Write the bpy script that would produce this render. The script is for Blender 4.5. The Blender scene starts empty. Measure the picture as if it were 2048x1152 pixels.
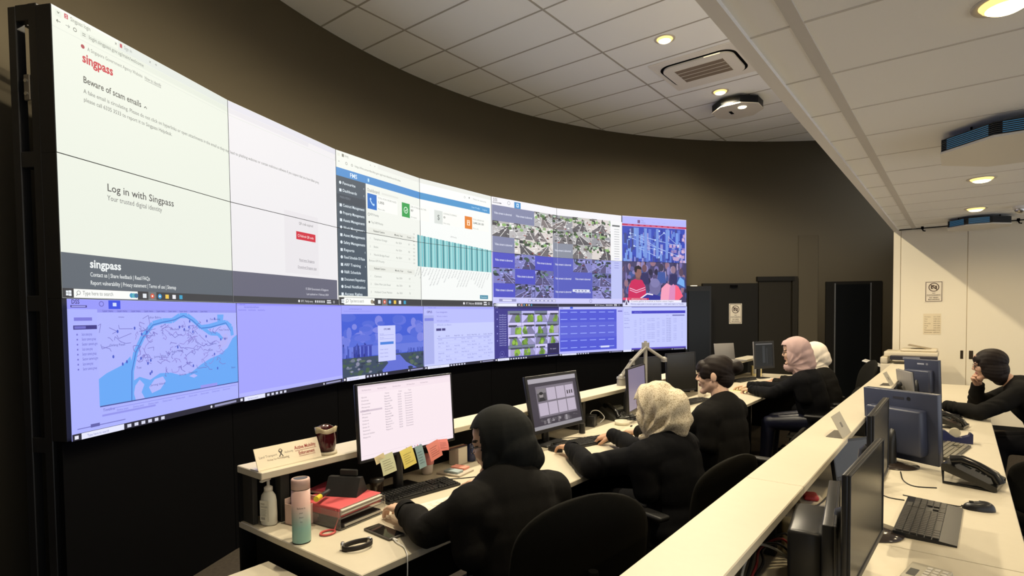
import bpy, bmesh, math, random
import numpy as np
from mathutils import Matrix, Vector, Euler
PI = math.pi
C = bpy.context.scene.collection
SCN = bpy.context.scene

# ------------------------------------------------------------------ camera
YAW, PITCH, ROLL = 0.6686, -0.0347, -0.0108
F_PX, PP_Y = 1136.1, 668.4
cam_data = bpy.data.cameras.new('camera')
cam_data.sensor_width = 36.0
cam_data.lens = F_PX / 2048 * 36.0
cam_data.shift_y = (PP_Y - 576) / 2048
cam_data.clip_start = 0.05
cam = bpy.data.objects.new('camera', cam_data)
C.objects.link(cam)
_f0 = Vector((-math.sin(YAW), math.cos(YAW), 0))
_r0 = Vector((math.cos(YAW), math.sin(YAW), 0))
_fw = _f0 * math.cos(PITCH) + Vector((0, 0, 1)) * math.sin(PITCH)
_up = _r0.cross(_fw)
_r = _r0 * math.cos(ROLL) + _up * math.sin(ROLL)
_u = _up * math.cos(ROLL) - _r0 * math.sin(ROLL)
_m = Matrix.Identity(4)
for i in range(3):
    _m[i][0] = _r[i]; _m[i][1] = _u[i]; _m[i][2] = -_fw[i]
_m[0][3], _m[1][3], _m[2][3] = 0, 0, 1.6
cam.matrix_world = _m
SCN.camera = cam
vs = SCN.view_settings
vs.view_transform = 'Standard'; vs.look = 'None'; vs.exposure = 0.0; vs.gamma = 1.0
vs.use_curve_mapping = False
SCN.cycles.max_bounces = 10
SCN.cycles.diffuse_bounces = 6
SCN.cycles.sample_clamp_indirect = 4.0
world = bpy.data.worlds.new('world'); SCN.world = world
world.use_nodes = True
world.node_tree.nodes['Background'].inputs[0].default_value = (0.92, 0.95, 1.0, 1)
world.node_tree.nodes['Background'].inputs[1].default_value = 1.3   # added ambient fill entering the open rear and right sides, lifts the ceilings

# ------------------------------------------------------------------ recessed downlights: visible ones as measured, plus added unseen ones
UP_Z, LOW_Z = 4.5, 2.75
WARM = (1.0, 0.86, 0.62)
WARM_LOW = (1.0, 0.80, 0.50)
UPPER_SPOTS = [(-1.35, 1.6), (-2.5, 2.85), (-2.5, 4.71), (-2.5, 5.83), (-2.52, 7.66)]  # nearest pair added out of frame to light the desks
LOW_SPOTS = [(0.12, 0.9), (0.12, 2.86), (0.13, 6.52), (0.12, 8.39), (2.0, 0.9), (2.0, 2.86), (2.0, 4.7), (2.0, 6.5), (2.0, 8.4)]  # right-hand row added out of frame to light the room
def lamp(name, loc, watts, angle=125, blend=0.6, col=WARM, radius=0.06):
    l = bpy.data.lights.new(name, 'SPOT')
    l.energy = watts; l.color = col; l.spot_size = math.radians(angle); l.spot_blend = blend
    l.shadow_soft_size = radius
    o = bpy.data.objects.new(name, l); o.location = loc
    C.objects.link(o)
    return o
UP_W, LOW_W = 305, 50

# ------------------------------------------------------------------ colour + materials
def lin(c):
    c = c / 255.0
    return c / 12.92 if c <= 0.04045 else ((c + 0.055) / 1.055) ** 2.4
def rgb(r, g, b): return (lin(r), lin(g), lin(b), 1.0)
MATS = {}
def mat(name, col, rough=0.5, metal=0.0, spec=0.5, emit=None, strength=1.0, bump=0, bscale=200, var=0.0, vscale=5, trans=0, ior=1.45, alpha=1):
    if name in MATS: return MATS[name]
    m = bpy.data.materials.new(name); m.use_nodes = True
    nt = m.node_tree; b = nt.nodes['Principled BSDF']
    col = tuple(col) if len(col) == 4 else tuple(col) + (1,)
    b.inputs['Base Color'].default_value = col
    b.inputs['Roughness'].default_value = rough
    b.inputs['Metallic'].default_value = metal
    b.inputs['Specular IOR Level'].default_value = spec
    b.inputs['IOR'].default_value = ior
    b.inputs['Transmission Weight'].default_value = trans
    b.inputs['Alpha'].default_value = alpha
    if emit:
        b.inputs['Emission Color'].default_value = tuple(emit)[:3] + (1,)
        b.inputs['Emission Strength'].default_value = strength
    if var or bump:
        tc = nt.nodes.new('ShaderNodeTexCoord')
    if var:
        n = nt.nodes.new('ShaderNodeTexNoise'); n.inputs['Scale'].default_value = vscale; n.inputs['Detail'].default_value = 4
        nt.links.new(tc.outputs['Object'], n.inputs['Vector'])
        mx = nt.nodes.new('ShaderNodeMix'); mx.data_type = 'RGBA'
        mx.inputs['A'].default_value = tuple(c * (1 - var) for c in col[:3]) + (1,)
        mx.inputs['B'].default_value = tuple(min(1, c * (1 + var)) for c in col[:3]) + (1,)
        nt.links.new(n.outputs['Fac'], mx.inputs['Factor'])
        nt.links.new(mx.outputs['Result'], b.inputs['Base Color'])
    if bump:
        n2 = nt.nodes.new('ShaderNodeTexNoise'); n2.inputs['Scale'].default_value = bscale; n2.inputs['Detail'].default_value = 3
        nt.links.new(tc.outputs['Object'], n2.inputs['Vector'])
        bp = nt.nodes.new('ShaderNodeBump'); bp.inputs['Strength'].default_value = bump; bp.inputs['Distance'].default_value = 0.002
        nt.links.new(n2.outputs['Fac'], bp.inputs['Height'])
        nt.links.new(bp.outputs['Normal'], b.inputs['Normal'])
    MATS[name] = m
    return m
def screen_mat(name, strength=1.0, rough=0.35):
    """self-lit display picture: the colours are stored on the faces"""
    if name in MATS: return MATS[name]
    m = bpy.data.materials.new(name); m.use_nodes = True
    nt = m.node_tree; b = nt.nodes['Principled BSDF']
    b.inputs['Base Color'].default_value = (0.01, 0.01, 0.012, 1)
    b.inputs['Roughness'].default_value = rough
    b.inputs['Specular IOR Level'].default_value = 0.25
    a = nt.nodes.new('ShaderNodeAttribute'); a.attribute_name = 'col'
    nt.links.new(a.outputs['Color'], b.inputs['Emission Color'])
    b.inputs['Emission Strength'].default_value = strength
    MATS[name] = m
    return m
def print_mat(name, rough=0.6):
    """printed surface: the ink colours are stored on the faces"""
    if name in MATS: return MATS[name]
    m = bpy.data.materials.new(name); m.use_nodes = True
    nt = m.node_tree; b = nt.nodes['Principled BSDF']
    b.inputs['Roughness'].default_value = rough
    a = nt.nodes.new('ShaderNodeAttribute'); a.attribute_name = 'col'
    nt.links.new(a.outputs['Color'], b.inputs['Base Color'])
    MATS[name] = m
    return m

# ------------------------------------------------------------------ mesh builder
def basis(d, up=Vector((0, 0, 1))):
    d = Vector(d).normalized()
    if abs(d.dot(up)) > 0.97: up = Vector((1, 0, 0))
    x = up.cross(d).normalized(); y = d.cross(x)
    return x, y, d
class MB:
    def __init__(s):
        s.v = []; s.f = []; s.m = []; s.sm = []
    def add(s, vs, fs, m=0, smooth=False, M=None):
        o = len(s.v)
        for p in vs:
            p = Vector(p)
            s.v.append(tuple(M @ p) if M is not None else tuple(p))
        for f in fs:
            s.f.append([i + o for i in f]); s.m.append(m); s.sm.append(smooth)
        return s
    def box(s, x0, x1, y0, y1, z0, z1, m=0, M=None):
        return s.add([(x0,y0,z0),(x1,y0,z0),(x1,y1,z0),(x0,y1,z0),(x0,y0,z1),(x1,y0,z1),(x1,y1,z1),(x0,y1,z1)],
              [(0,3,2,1),(4,5,6,7),(0,1,5,4),(1,2,6,5),(2,3,7,6),(3,0,4,7)], m, False, M)
    def rbox(s, x0, x1, y0, y1, z0, z1, r=0.004, seg=2, m=0, M=None):
        bm = bmesh.new(); bmesh.ops.create_cube(bm, size=1.0)
        bmesh.ops.scale(bm, vec=(x1-x0, y1-y0, z1-z0), verts=bm.verts)
        bmesh.ops.translate(bm, vec=((x0+x1)/2, (y0+y1)/2, (z0+z1)/2), verts=bm.verts)
        r = min(r, 0.49*min(x1-x0, y1-y0, z1-z0))
        bmesh.ops.bevel(bm, geom=bm.edges[:], offset=r, segments=seg, affect='EDGES', profile=0.5)
        s.bm(bm, m, seg > 1, M); return s
    def bm(s, bm, m=0, smooth=False, M=None):
        bm.verts.index_update()
        s.add([v.co for v in bm.verts], [[v.index for v in f.verts] for f in bm.faces], m, smooth, M); bm.free()
    def cyl(s, p0, p1, r0, r1=None, n=16, m=0, M=None, cap=True):
        r1 = r0 if r1 is None else r1
        p0, p1 = Vector(p0), Vector(p1); x, y, d = basis(p1 - p0)
        vs = []
        for p, r in ((p0, r0), (p1, r1)):
            for k in range(n):
                a = 2*PI*k/n; vs.append(p + x*(r*math.cos(a)) + y*(r*math.sin(a)))
        s.add(vs, [(k, (k+1) % n, n+(k+1) % n, n+k) for k in range(n)], m, True, M)
        if cap: s.add(vs, [tuple(range(n-1, -1, -1)), tuple(range(n, 2*n))], m, False, M)
        return s
    def lathe(s, prof, c=(0,0,0), n=24, m=0, M=None, smooth=True):
        vs = []
        for r, z in prof:
            for k in range(n):
                a = 2*PI*k/n; vs.append((c[0]+r*math.cos(a), c[1]+r*math.sin(a), c[2]+z))
        fs = [(i*n+k, i*n+(k+1) % n, (i+1)*n+(k+1) % n, (i+1)*n+k) for i in range(len(prof)-1) for k in range(n)]
        s.add(vs, fs, m, smooth, M)
        for i, rev in ((0, True), (len(prof)-1, False)):
            if prof[i][0] > 1e-5:
                idx = [i*n+k for k in range(n)]
                s.add(vs, [idx[::-1] if rev else idx], m, False, M)
        return s
    def tube(s, path, r, n=8, m=0, M=None):
        pts = [Vector(p) for p in path]
        rs = r if isinstance(r, (list, tuple)) else [r]*len(pts)
        vs = []; x = None
        for i, p in enumerate(pts):
            d = (pts[min(i+1, len(pts)-1)] - pts[max(i-1, 0)]).normalized()
            if x is None: x, y, _ = basis(d)
            else:
                x = (x - d*x.dot(d)).normalized(); y = d.cross(x)
            for k in range(n):
                a = 2*PI*k/n; vs.append(p + x*(rs[i]*math.cos(a)) + y*(rs[i]*math.sin(a)))
        L = len(pts)
        s.add(vs, [(i*n+k, i*n+(k+1) % n, (i+1)*n+(k+1) % n, (i+1)*n+k) for i in range(L-1) for k in range(n)], m, True, M)
        s.add(vs, [tuple(range(n-1, -1, -1)), tuple(range((L-1)*n, L*n))], m, False, M)
        return s
    def ell(s, c, r, R=None, n=16, k=10, m=0, M=None):
        r = (r, r, r) if isinstance(r, (int, float)) else r
        R = R or Matrix.Identity(3); c = Vector(c)
        vs = [c + R @ Vector((0, 0, r[2]))]
        for i in range(1, k):
            t = PI*i/k
            for j in range(n):
                a = 2*PI*j/n
                vs.append(c + R @ Vector((r[0]*math.sin(t)*math.cos(a), r[1]*math.sin(t)*math.sin(a), r[2]*math.cos(t))))
        vs.append(c + R @ Vector((0, 0, -r[2])))
        fs = [(0, 1+j, 1+(j+1) % n) for j in range(n)]
        for i in range(k-2):
            b = 1+i*n
            fs += [(b+j, b+n+j, b+n+(j+1) % n, b+(j+1) % n) for j in range(n)]
        b = 1+(k-2)*n; e = len(vs)-1
        fs += [(b+j, e, b+(j+1) % n) for j in range(n)]
        return s.add(vs, fs, m, True, M)
    def cap(s, p0, p1, r0, r1=None, n=14, k=8, m=0):
        """round cone: closed capsule between two points"""
        r1 = r0 if r1 is None else r1
        p0, p1 = Vector(p0), Vector(p1)
        if (p1-p0).length < 1e-6: return s.ell(p0, max(r0, r1), None, n, k, m)
        x, y, d = basis(p1 - p0); vs = []; rings = 0
        for c, r, t0, t1 in ((p0, r0, PI, PI/2), (p1, r1, PI/2, 0)):
            for i in range(k//2+1):
                t = t0+(t1-t0)*i/(k//2)
                rr = max(r*math.sin(t), 1e-4)
                for j in range(n):
                    a = 2*PI*j/n
                    vs.append(c + d*(r*math.cos(t)) + x*(rr*math.cos(a)) + y*(rr*math.sin(a)))
                rings += 1
        s.add(vs, [(i*n+j, i*n+(j+1) % n, (i+1)*n+(j+1) % n, (i+1)*n+j) for i in range(rings-1) for j in range(n)], m, True)
        return s.add(vs, [tuple(range(n-1, -1, -1)), tuple(range((rings-1)*n, rings*n))], m, False)
    def prism(s, poly, z0, z1, m=0, M=None, smooth=False):
        n = len(poly)
        vs = [(p[0], p[1], z0) for p in poly] + [(p[0], p[1], z1) for p in poly]
        s.add(vs, [(k, (k+1) % n, n+(k+1) % n, n+k) for k in range(n)], m, smooth, M)
        return s.add(vs, [tuple(range(n-1, -1, -1)), tuple(range(n, 2*n))], m, False, M)
    def quad(s, a, b, c, d, m=0, M=None): return s.add([a, b, c, d], [(0, 1, 2, 3)], m, False, M)
    def mesh(s, name, mats):
        me = bpy.data.meshes.new(name)
        me.from_pydata(s.v, [], s.f)
        for m in (mats if isinstance(mats, (list, tuple)) else [mats]): me.materials.append(m)
        me.polygons.foreach_set('material_index', s.m)
        me.polygons.foreach_set('use_smooth', s.sm)
        me.update()
        return me
    def build(s, name, mats, parent=None, world=False):
        """parent given: coordinates are local to the parent unless world=True.  No parent: origin goes to the base of the mesh"""
        if parent is not None:
            if world:
                inv = parent_world(parent).inverted()
                s.v = [tuple(inv @ Vector(p)) for p in s.v]
            o = bpy.data.objects.new(name, s.mesh(name, mats)); C.objects.link(o); o.parent = parent
            return o
        a = np.array(s.v); c = (a.min(0)+a.max(0))/2; c[2] = a[:, 2].min()
        s.v = [tuple(p) for p in (a-c)]
        o = bpy.data.objects.new(name, s.mesh(name, mats)); o.location = c; C.objects.link(o)
        return o
def parent_world(o):
    m = Matrix.LocRotScale(o.location, o.rotation_euler, o.scale)
    return parent_world(o.parent) @ m if o.parent else m
def tag(o, label, cat, group=None):
    o['label'] = label; o['category'] = cat
    if group: o['group'] = group
    return o
def thing(name, label, cat, loc=(0,0,0), rz=0.0, group=None):
    o = bpy.data.objects.new(name, None); o.empty_display_size = 0.05
    o.location = loc; o.rotation_euler = (0, 0, rz); C.objects.link(o)
    return tag(o, label, cat, group)
def struct(o):
    o['kind'] = 'structure'; return o
def dup(root, loc, rz, label=None, group=None):
    r = root.copy(); C.objects.link(r); r.location = loc; r.rotation_euler = (0, 0, rz)
    if label: r['label'] = label
    if group: r['group'] = group
    for ch in list(root.children):
        c = ch.copy(); C.objects.link(c); c.parent = r
        for g in list(ch.children):
            d = g.copy(); C.objects.link(d); d.parent = c
    return r

# ------------------------------------------------------------------ flat pictures (screens, signs, prints): coloured polygons with clipping
_txt = {}
def text_tris(st, bold=0.0):
    key = (st, bold)
    if key in _txt: return _txt[key]
    cu = bpy.data.curves.new('t', 'FONT'); cu.body = st; cu.size = 1.0; cu.offset = bold; cu.resolution_u = 2
    ob = bpy.data.objects.new('t', cu); C.objects.link(ob)
    dg = bpy.context.evaluated_depsgraph_get()
    me = ob.evaluated_get(dg).to_mesh()
    me.calc_loop_triangles()
    co = [(v.co.x, v.co.y) for v in me.vertices]
    tris = [[co[i] for i in t.vertices] for t in me.loop_triangles]
    w = max([c[0] for c in co], default=0.0)
    bpy.data.objects.remove(ob); bpy.data.curves.remove(cu)
    _txt[key] = (tris, w)
    return _txt[key]
def clip(poly, x0, x1, y0, y1):
    for ax, val, keep_gt in ((0, x0, True), (0, x1, False), (1, y0, True), (1, y1, False)):
        out = []
        for i in range(len(poly)):
            a, b = poly[i-1], poly[i]
            ia = a[ax] >= val if keep_gt else a[ax] <= val
            ib = b[ax] >= val if keep_gt else b[ax] <= val
            if ia != ib:
                t = (val-a[ax])/(b[ax]-a[ax])
                out.append((a[0]+t*(b[0]-a[0]), a[1]+t*(b[1]-a[1])))
            if ib: out.append(b)
        poly = out
        if len(poly) < 3: return None
    return poly
class Pic:
    """x to the right, y DOWN, metres on the surface"""
    def __init__(s): s.p = []; s.z = 0
    def poly(s, pts, col, win=None):
        if win:
            pts = clip(list(pts), *win)
            if not pts: return
        s.p.append((list(pts), col, s.z)); s.z += 1
    def rect(s, x0, y0, x1, y1, col, win=None): s.poly([(x0,y0),(x1,y0),(x1,y1),(x0,y1)], col, win)
    def line(s, pts, w, col, win=None):
        for (ax, ay), (bx, by) in zip(pts[:-1], pts[1:]):
            L = math.hypot(bx-ax, by-ay) or 1e-6; nx, ny = -(by-ay)/L*w/2, (bx-ax)/L*w/2
            s.poly([(ax+nx,ay+ny),(bx+nx,by+ny),(bx-nx,by-ny),(ax-nx,ay-ny)], col, win); s.z -= 1
        s.z += 1
    def disc(s, x, y, r, col, n=20, ry=None, win=None):
        ry = ry or r
        s.poly([(x+r*math.cos(2*PI*k/n), y+ry*math.sin(2*PI*k/n)) for k in range(n)], col, win)
    def ring(s, x, y, r, w, col, n=24, ry=None):
        q = (ry or r)/r
        s.line([(x+r*math.cos(2*PI*k/n), y+q*r*math.sin(2*PI*k/n)) for k in range(n+1)], w, col)
    def text(s, st, x, y, h, col, align='L', width=None, bold=0.0, ang=0.0):
        """h = font size; y = baseline; width = fit to that width"""
        tris, w = text_tris(st, bold)
        sx = h if width is None or w == 0 else width/w
        off = 0 if align == 'L' else (-w*sx/2 if align == 'C' else -w*sx)
        ca, sa = math.cos(ang), math.sin(ang)
        for t in tris:
            q = []
            for a, b in t:
                u, v = a*sx+off, -b*h
                q.append((x+u*ca-v*sa, y+u*sa+v*ca))
            s.p.append((q, col, s.z))
        s.z += 1
    def bars(s, x, y, w, h, n, gap, col, rnd=0.35, seed=1):
        r = random.Random(seed)
        for i in range(n): s.rect(x, y+i*gap, x+w*(1-rnd*r.random()), y+i*gap+h, col)
    def build(s, name, m, to3d, parent=None, win=None, eps=0.00012, world=False):
        """to3d(x, y, lift) -> point in space"""
        mb = MB(); cols = []
        for pts, col, z in s.p:
            if win:
                pts = clip(list(pts), *win)
                if not pts: continue
            ar = sum(pts[i-1][0]*pts[i][1]-pts[i][0]*pts[i-1][1] for i in range(len(pts)))
            if abs(ar) < 1e-10: continue
            if ar > 0: pts = pts[::-1]
            mb.add([to3d(a, b, z*eps) for a, b in pts], [tuple(range(len(pts)))])
            cols.append((lin(col[0]), lin(col[1]), lin(col[2]), 1.0))
        o = mb.build(name, m, parent, world)
        at = o.data.attributes.new('col', 'FLOAT_COLOR', 'FACE')
        at.data.foreach_set('color', [c for q in cols for c in q])
        return o
# ================================================================== the room
WC = (1.915, 4.896); WR = 7.14
M_wall = mat('wall_olive_paint', (0.100, 0.085, 0.058), 0.8, spec=0.2, bump=0.06, bscale=90)
M_dark = mat('dark_door_paint', (0.010, 0.009, 0.007), 0.6, spec=0.25)
M_dark2 = mat('brown_door_paint', (0.021, 0.018, 0.012), 0.6, spec=0.25)
M_carpet = mat('carpet', (0.055, 0.046, 0.036), 0.95, spec=0.1, bump=0.5, bscale=400, var=0.35, vscale=40)
M_tile = mat('ceiling_tile', (0.90, 0.92, 0.94), 0.9, spec=0.15, bump=0.35, bscale=260)
M_tbar = mat('ceiling_tbar', (0.40, 0.385, 0.36), 0.7)
M_lowbar = mat('ceiling_wide_bar', (0.60, 0.58, 0.55), 0.75)
M_cream = mat('cream_laminate', (0.80, 0.73, 0.57), 0.5, spec=0.35)
M_black = mat('black_plastic', (0.010, 0.010, 0.011), 0.42, spec=0.4)
M_blackm = mat('black_matt', (0.0028, 0.0028, 0.0033), 0.9, spec=0.05)
M_blackmetal = mat('black_metal', (0.012, 0.012, 0.013), 0.4, 0.0, spec=0.5)
M_steel = mat('steel', (0.55, 0.54, 0.52), 0.3, 1.0)
M_white = mat('white_plastic', (0.72, 0.71, 0.68), 0.45)
M_offwhite = mat('offwhite_plastic', (0.62, 0.59, 0.52), 0.5)

def arc(th, r=WR): return (WC[0] + r*math.cos(math.radians(th)), WC[1] + r*math.sin(math.radians(th)))
struct(MB().box(-7.5, 5.2, -4.2, 12.4, -0.1, 0.0).build('floor', M_carpet))
# curved wall, 0.15 thick
mb = MB(); N = 120; A0, A1 = 92, 262
vs = []
for k in range(N+1):
    th = A0 + (A1-A0)*k/N
    for r in (WR, WR+0.15):
        p = arc(th, r)
        vs += [(p[0], p[1], 0), (p[0], p[1], UP_Z+0.05)]
fs = []
for k in range(N):
    a = 4*k; b = a+4
    fs += [(a, a+1, b+1, b), (a+2, b+2, b+3, a+3), (a+1, a+3, b+3, b+1), (a, b, b+2, a+2)]
fs += [(0, 2, 3, 1), (4*N, 4*N+1, 4*N+3, 4*N+2)]
mb.add(vs, fs, 0, False)
o = struct(mb.build('wall_left', M_wall))
for p in o.data.polygons: p.use_smooth = abs(p.normal.z) < 0.1 and p.area > 0.3
# skirting board on the curved wall
mb = MB(); vs = []
for k in range(41):
    p0 = arc(180 + 60*k/40, WR); p1 = arc(180 + 60*k/40, WR-0.018)
    vs += [(p0[0], p0[1], 0.0), (p1[0], p1[1], 0.0), (p1[0], p1[1], 0.10), (p0[0], p0[1], 0.11)]
mb.add(vs, [(4*k+i, 4*k+4+i, 4*k+4+(i+1) % 4, 4*k+(i+1) % 4) for k in range(40) for i in (0, 1, 2)], 0, False)
struct(mb.build('baseboard_left', mat('grey_skirting', (0.42, 0.41, 0.39), 0.5)))
# ceilings
BX = -0.77
mb = MB().box(-7.5, BX, -4.2, 12.3, UP_Z, UP_Z+0.08)
for x in (-5.78, -4.472, -3.162, -1.852): mb.box(x-0.011, x+0.011, -4.2, 12.2, UP_Z-0.003, UP_Z, 1)
for k in range(-13, 16):
    y = 3.379 + 0.576*k; mb.box(-7.4, BX-0.002, y-0.010, y+0.010, UP_Z-0.0025, UP_Z, 1)
struct(mb.build('ceiling', [M_tile, M_tbar]))
mb = MB().box(BX+0.03, 5.2, -4.2, 9.95, LOW_Z, LOW_Z+0.08)
mb.box(-0.555, -0.505, -4.2, 9.85, LOW_Z-0.004, LOW_Z, 1)
for x in (0.10+0.62, 1.97, 3.22, 4.47): mb.box(x-0.007, x+0.007, -4.2, 9.85, LOW_Z-0.002, LOW_Z, 1)
for k in range(-11, 12):
    y = 2.536 + 0.627*k; mb.box(BX+0.03, 5.2, y-0.007, y+0.007, LOW_Z-0.002, LOW_Z, 1)
struct(mb.build('ceiling', [mat('low_ceiling_tile', (0.88, 0.88, 0.87), 0.9, spec=0.15, bump=0.35, bscale=260), M_lowbar]))
struct(MB().box(BX, BX+0.06, -4.2, 10.0, LOW_Z-0.02, UP_Z).build('trim_1', mat('bulkhead_paint', (0.74, 0.72, 0.69), 0.7)))
# far walls; rear and right sides left open to the added world fill
struct(MB().box(BX+0.005, 5.2, 9.87, 9.98, 0, LOW_Z).build('wall_far', M_cream))
struct(MB().box(1.7, 1.8, 9.98, 12.2, 0, UP_Z).build('wall_end', M_wall))
struct(MB().box(BX+0.06, 5.2, 9.9, 12.3, LOW_Z+0.1, LOW_Z+0.15).build('ceiling', M_wall))
# tall cream cupboard doors of the far wall
xs = [(-0.773, -0.683), (-0.683, 0.064), (0.064, 0.811), (0.811, 1.558), (1.558, 2.305), (2.305, 3.052)]
for i, (a, b) in enumerate(xs):
    d = struct(MB().rbox(a+0.003, b-0.003, 9.85, 9.87, 0.06, LOW_Z-0.012, 0.002, 1).build('trim_2' if i == 0 else 'door_%d' % i, M_cream))
    if i in (1, 3):
        MB().rbox(b-0.062, b-0.030, 9.846, 9.852, 0.93, 1.045, 0.002, 1).build('door_handle', mat('bronze_pull', (0.05, 0.035, 0.02), 0.4, 0.6), d, True)
    elif i in (2, 4):
        MB().rbox(a+0.030, a+0.075, 9.846, 9.852, 0.93, 1.045, 0.002, 1).build('door_handle', mat('bronze_pull', (0.05, 0.035, 0.02), 0.4, 0.6), d, True)
struct(MB().box(BX, 5.0, 9.852, 9.872, 0.0, 0.06).build('baseboard_far', M_dark))
struct(MB().box(-0.70, 5.0, 9.82, 9.85, LOW_Z-0.010, LOW_Z).build('trim_3', M_dark))

# dark doors in the far curve of the wall
def arc_slab(name, t0, t1, z0, z1, off, th, m, n=6):
    mb = MB(); vs = []
    for k in range(n+1):
        a = t0+(t1-t0)*k/n
        for r in (WR-off-th, WR-off):
            p = arc(a, r); vs += [(p[0], p[1], z0), (p[0], p[1], z1)]
    fs = []
    for k in range(n):
        a = 4*k; b = a+4
        fs += [(a, a+1, b+1, b), (a+2, b+2, b+3, a+3), (a+1, a+3, b+3, b+1), (a, b, b+2, a+2)]
    fs += [(0, 2, 3, 1), (4*n, 4*n+1, 4*n+3, 4*n+2)]
    mb.add(vs, fs); return mb
def arc_obj(name, t0, t1, z0, z1, off, th, m, parent=None):
    mb = arc_slab(name, t0, t1, z0, z1, off, th, m)
    return mb.build(name, m, parent, True) if parent else struct(mb.build(name, m))
d10 = arc_obj('door_6', 130.9, 138.9, 0.0, 2.09, 0.0, 0.05, M_dark)
arc_obj('door_closer', 133.9, 134.9, 2.02, 2.06, 0.05, 0.03, M_blackm, d10)
d11 = arc_obj('door_7', 126.3, 130.7, 0.0, 2.12, 0.0, 0.035, M_dark2)
arc_obj('trim_4', 125.9, 131.0, 2.125, 2.20, 0.0, 0.06, M_dark)
arc_obj('trim_5', 125.4, 126.1, 0.0, 2.2, 0.0, 0.05, M_dark2)
d12 = arc_obj('door_8', 114.6, 121.6, 0.0, 2.10, 0.0, 0.03, M_dark)
M_glassd = mat('dark_glass', (0.006, 0.007, 0.008), 0.25, spec=0.25)
arc_obj('door_pane', 116.05, 120.4, 0.12, 2.05, 0.03, 0.008, M_glassd, d12)
for t in (120.45, 115.95):
    arc_obj('door_edge', t-0.07, t+0.07, 0.10, 2.07, 0.03, 0.014, mat('brushed_edge', (0.30, 0.31, 0.32), 0.35, 0.7), d12)
arc_obj('trim_6', 122.6, 125.2, 0.0, 2.9, 0.0, 0.012, M_wall)

# dark equipment rack beside the last display
t = thing('equipment_cabinet', 'tall black equipment cabinet against the dark wall, right of the last display', 'cabinet', (*arc(141.1, WR-0.36), 0))
arc_slab('', 139.1, 143.0, 0.0, 2.03, 0.06, 0.30, 0).build('body', M_black, t, True)
arc_slab('', 139.4, 142.6, 0.1, 1.95, 0.362, 0.01, 0).build('glass_door', M_glassd, t, True)
arc_slab('', 140.2, 141.0, 2.03, 2.05, 0.1, 0.05, 0).build('work_light', mat('lit_strip', (0.9, 0.8, 0.6), 0.4, emit=(1, .85, .6), strength=1.4), t, True)

# ------------------------------------------------------------------ recessed downlights
M_lampglow = mat('lamp_glow', (1, .9, .6), 0.3, emit=(1.0, 0.80, 0.42), strength=9)
M_lamprim = mat('lamp_rim_glow', (.9, .7, .3), 0.3, emit=(1.0, 0.66, 0.20), strength=1.5)
M_lampwall = mat('lamp_reflector', (0.7, 0.62, 0.42), 0.25, 0.3)
M_lampring = mat('lamp_ring', (0.62, 0.58, 0.5), 0.4)
def downlight(loc, label, group, watts, ang):
    x, y, z = loc
    t = thing('downlight', label, 'ceiling light', (x, y, z), 0, group)
    MB().lathe([(0.085, -0.004), (0.105, -0.006), (0.108, 0.0), (0.085, 0.0)], n=28).build('trim_ring', M_lampring, t)
    MB().lathe([(0.086, -0.002), (0.080, -0.0045)], n=28).build('reflector', M_lampwall, t)
    MB().lathe([(0.084, -0.004), (0.076, -0.014), (0.064, -0.022)], n=28).build('rim_glow', M_lamprim, t)
    MB().lathe([(0.064, -0.022), (0.045, -0.032), (0.0, -0.036)], n=24).build('diffuser', M_lampglow, t)
    l = lamp('downlight_lamp', (0, 0, -0.055), watts, ang, 0.6, WARM if z > 3 else WARM_LOW); l.parent = t
    return t
ul = ['nearest of the upper ceiling downlights, above the left end of the first display', 'upper ceiling downlight above the front of the video wall, out of frame', 'upper ceiling downlight at the top edge of the picture', 'glowing downlight in the upper ceiling, on the near side of the air conditioner', 'glowing downlight in the upper ceiling, between the air conditioner and the white octagonal unit']
for (x, y), lb in zip(UPPER_SPOTS, ul): downlight((x, y, UP_Z), lb, None, UP_W, 168)
ll = {(0.12, 2.86): 'downlight in the low ceiling at the top right corner', (0.13, 6.52): 'glowing downlight in the low ceiling between the two dark octagonal units', (0.12, 8.39): 'glowing downlight in the low ceiling in front of the cream cupboards'}
for (x, y) in LOW_SPOTS:
    lb = ll.get((x, y))
    downlight((x, y, LOW_Z), lb or 'low ceiling downlight outside the picture, on the right or behind', None if lb else 'unseen low ceiling downlights', LOW_W*(.34 if y < 2 else 1), 165)

# ------------------------------------------------------------------ air conditioner cassette
t = thing('air_conditioner', 'square white ceiling air conditioner with brown grille, in the upper ceiling', 'air conditioner', (-2.43, 6.80, UP_Z))
def rrect(hx, hy, r, n=8):
    out = []
    for cx, cy, a0 in ((hx-r, hy-r, 0), (-hx+r, hy-r, 90), (-hx+r, -hy+r, 180), (hx-r, -hy+r, 270)):
        for k in range(n+1):
            a = math.radians(a0+90*k/n); out.append((cx+r*math.cos(a), cy+r*math.sin(a)))
    return out
MB().rbox(-0.50, 0.50, -0.47, 0.47, -0.012, 0.0, 0.005, 1).build('panel', mat('ac_white', (0.80, 0.78, 0.74), 0.5), t)
MB().prism(rrect(0.44, 0.36, 0.16), -0.016, -0.011).build('air_slot', M_blackm, t)
MB().prism(rrect(0.41, 0.33, 0.14), -0.034, -0.012).build('cover', mat('ac_white', (0.8, .78, .74), .5), t)
mb = MB().box(-0.28, 0.28, -0.20, 0.20, -0.036, -0.033, 0)
for k in range(5): mb.box(-0.28, 0.28, -0.20+0.1*k-0.004, -0.20+0.1*k+0.004, -0.039, -0.035, 1)
for k in range(36): mb.box(-0.28+0.016*k-0.002, -0.28+0.016*k+0.002, -0.2, 0.2, -0.038, -0.0355, 0)
mb.build('grille', [mat('ac_grille', (0.25, 0.20, 0.155), 0.6), mat('ac_white', (.8, .78, .74), .5)], t)
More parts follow.
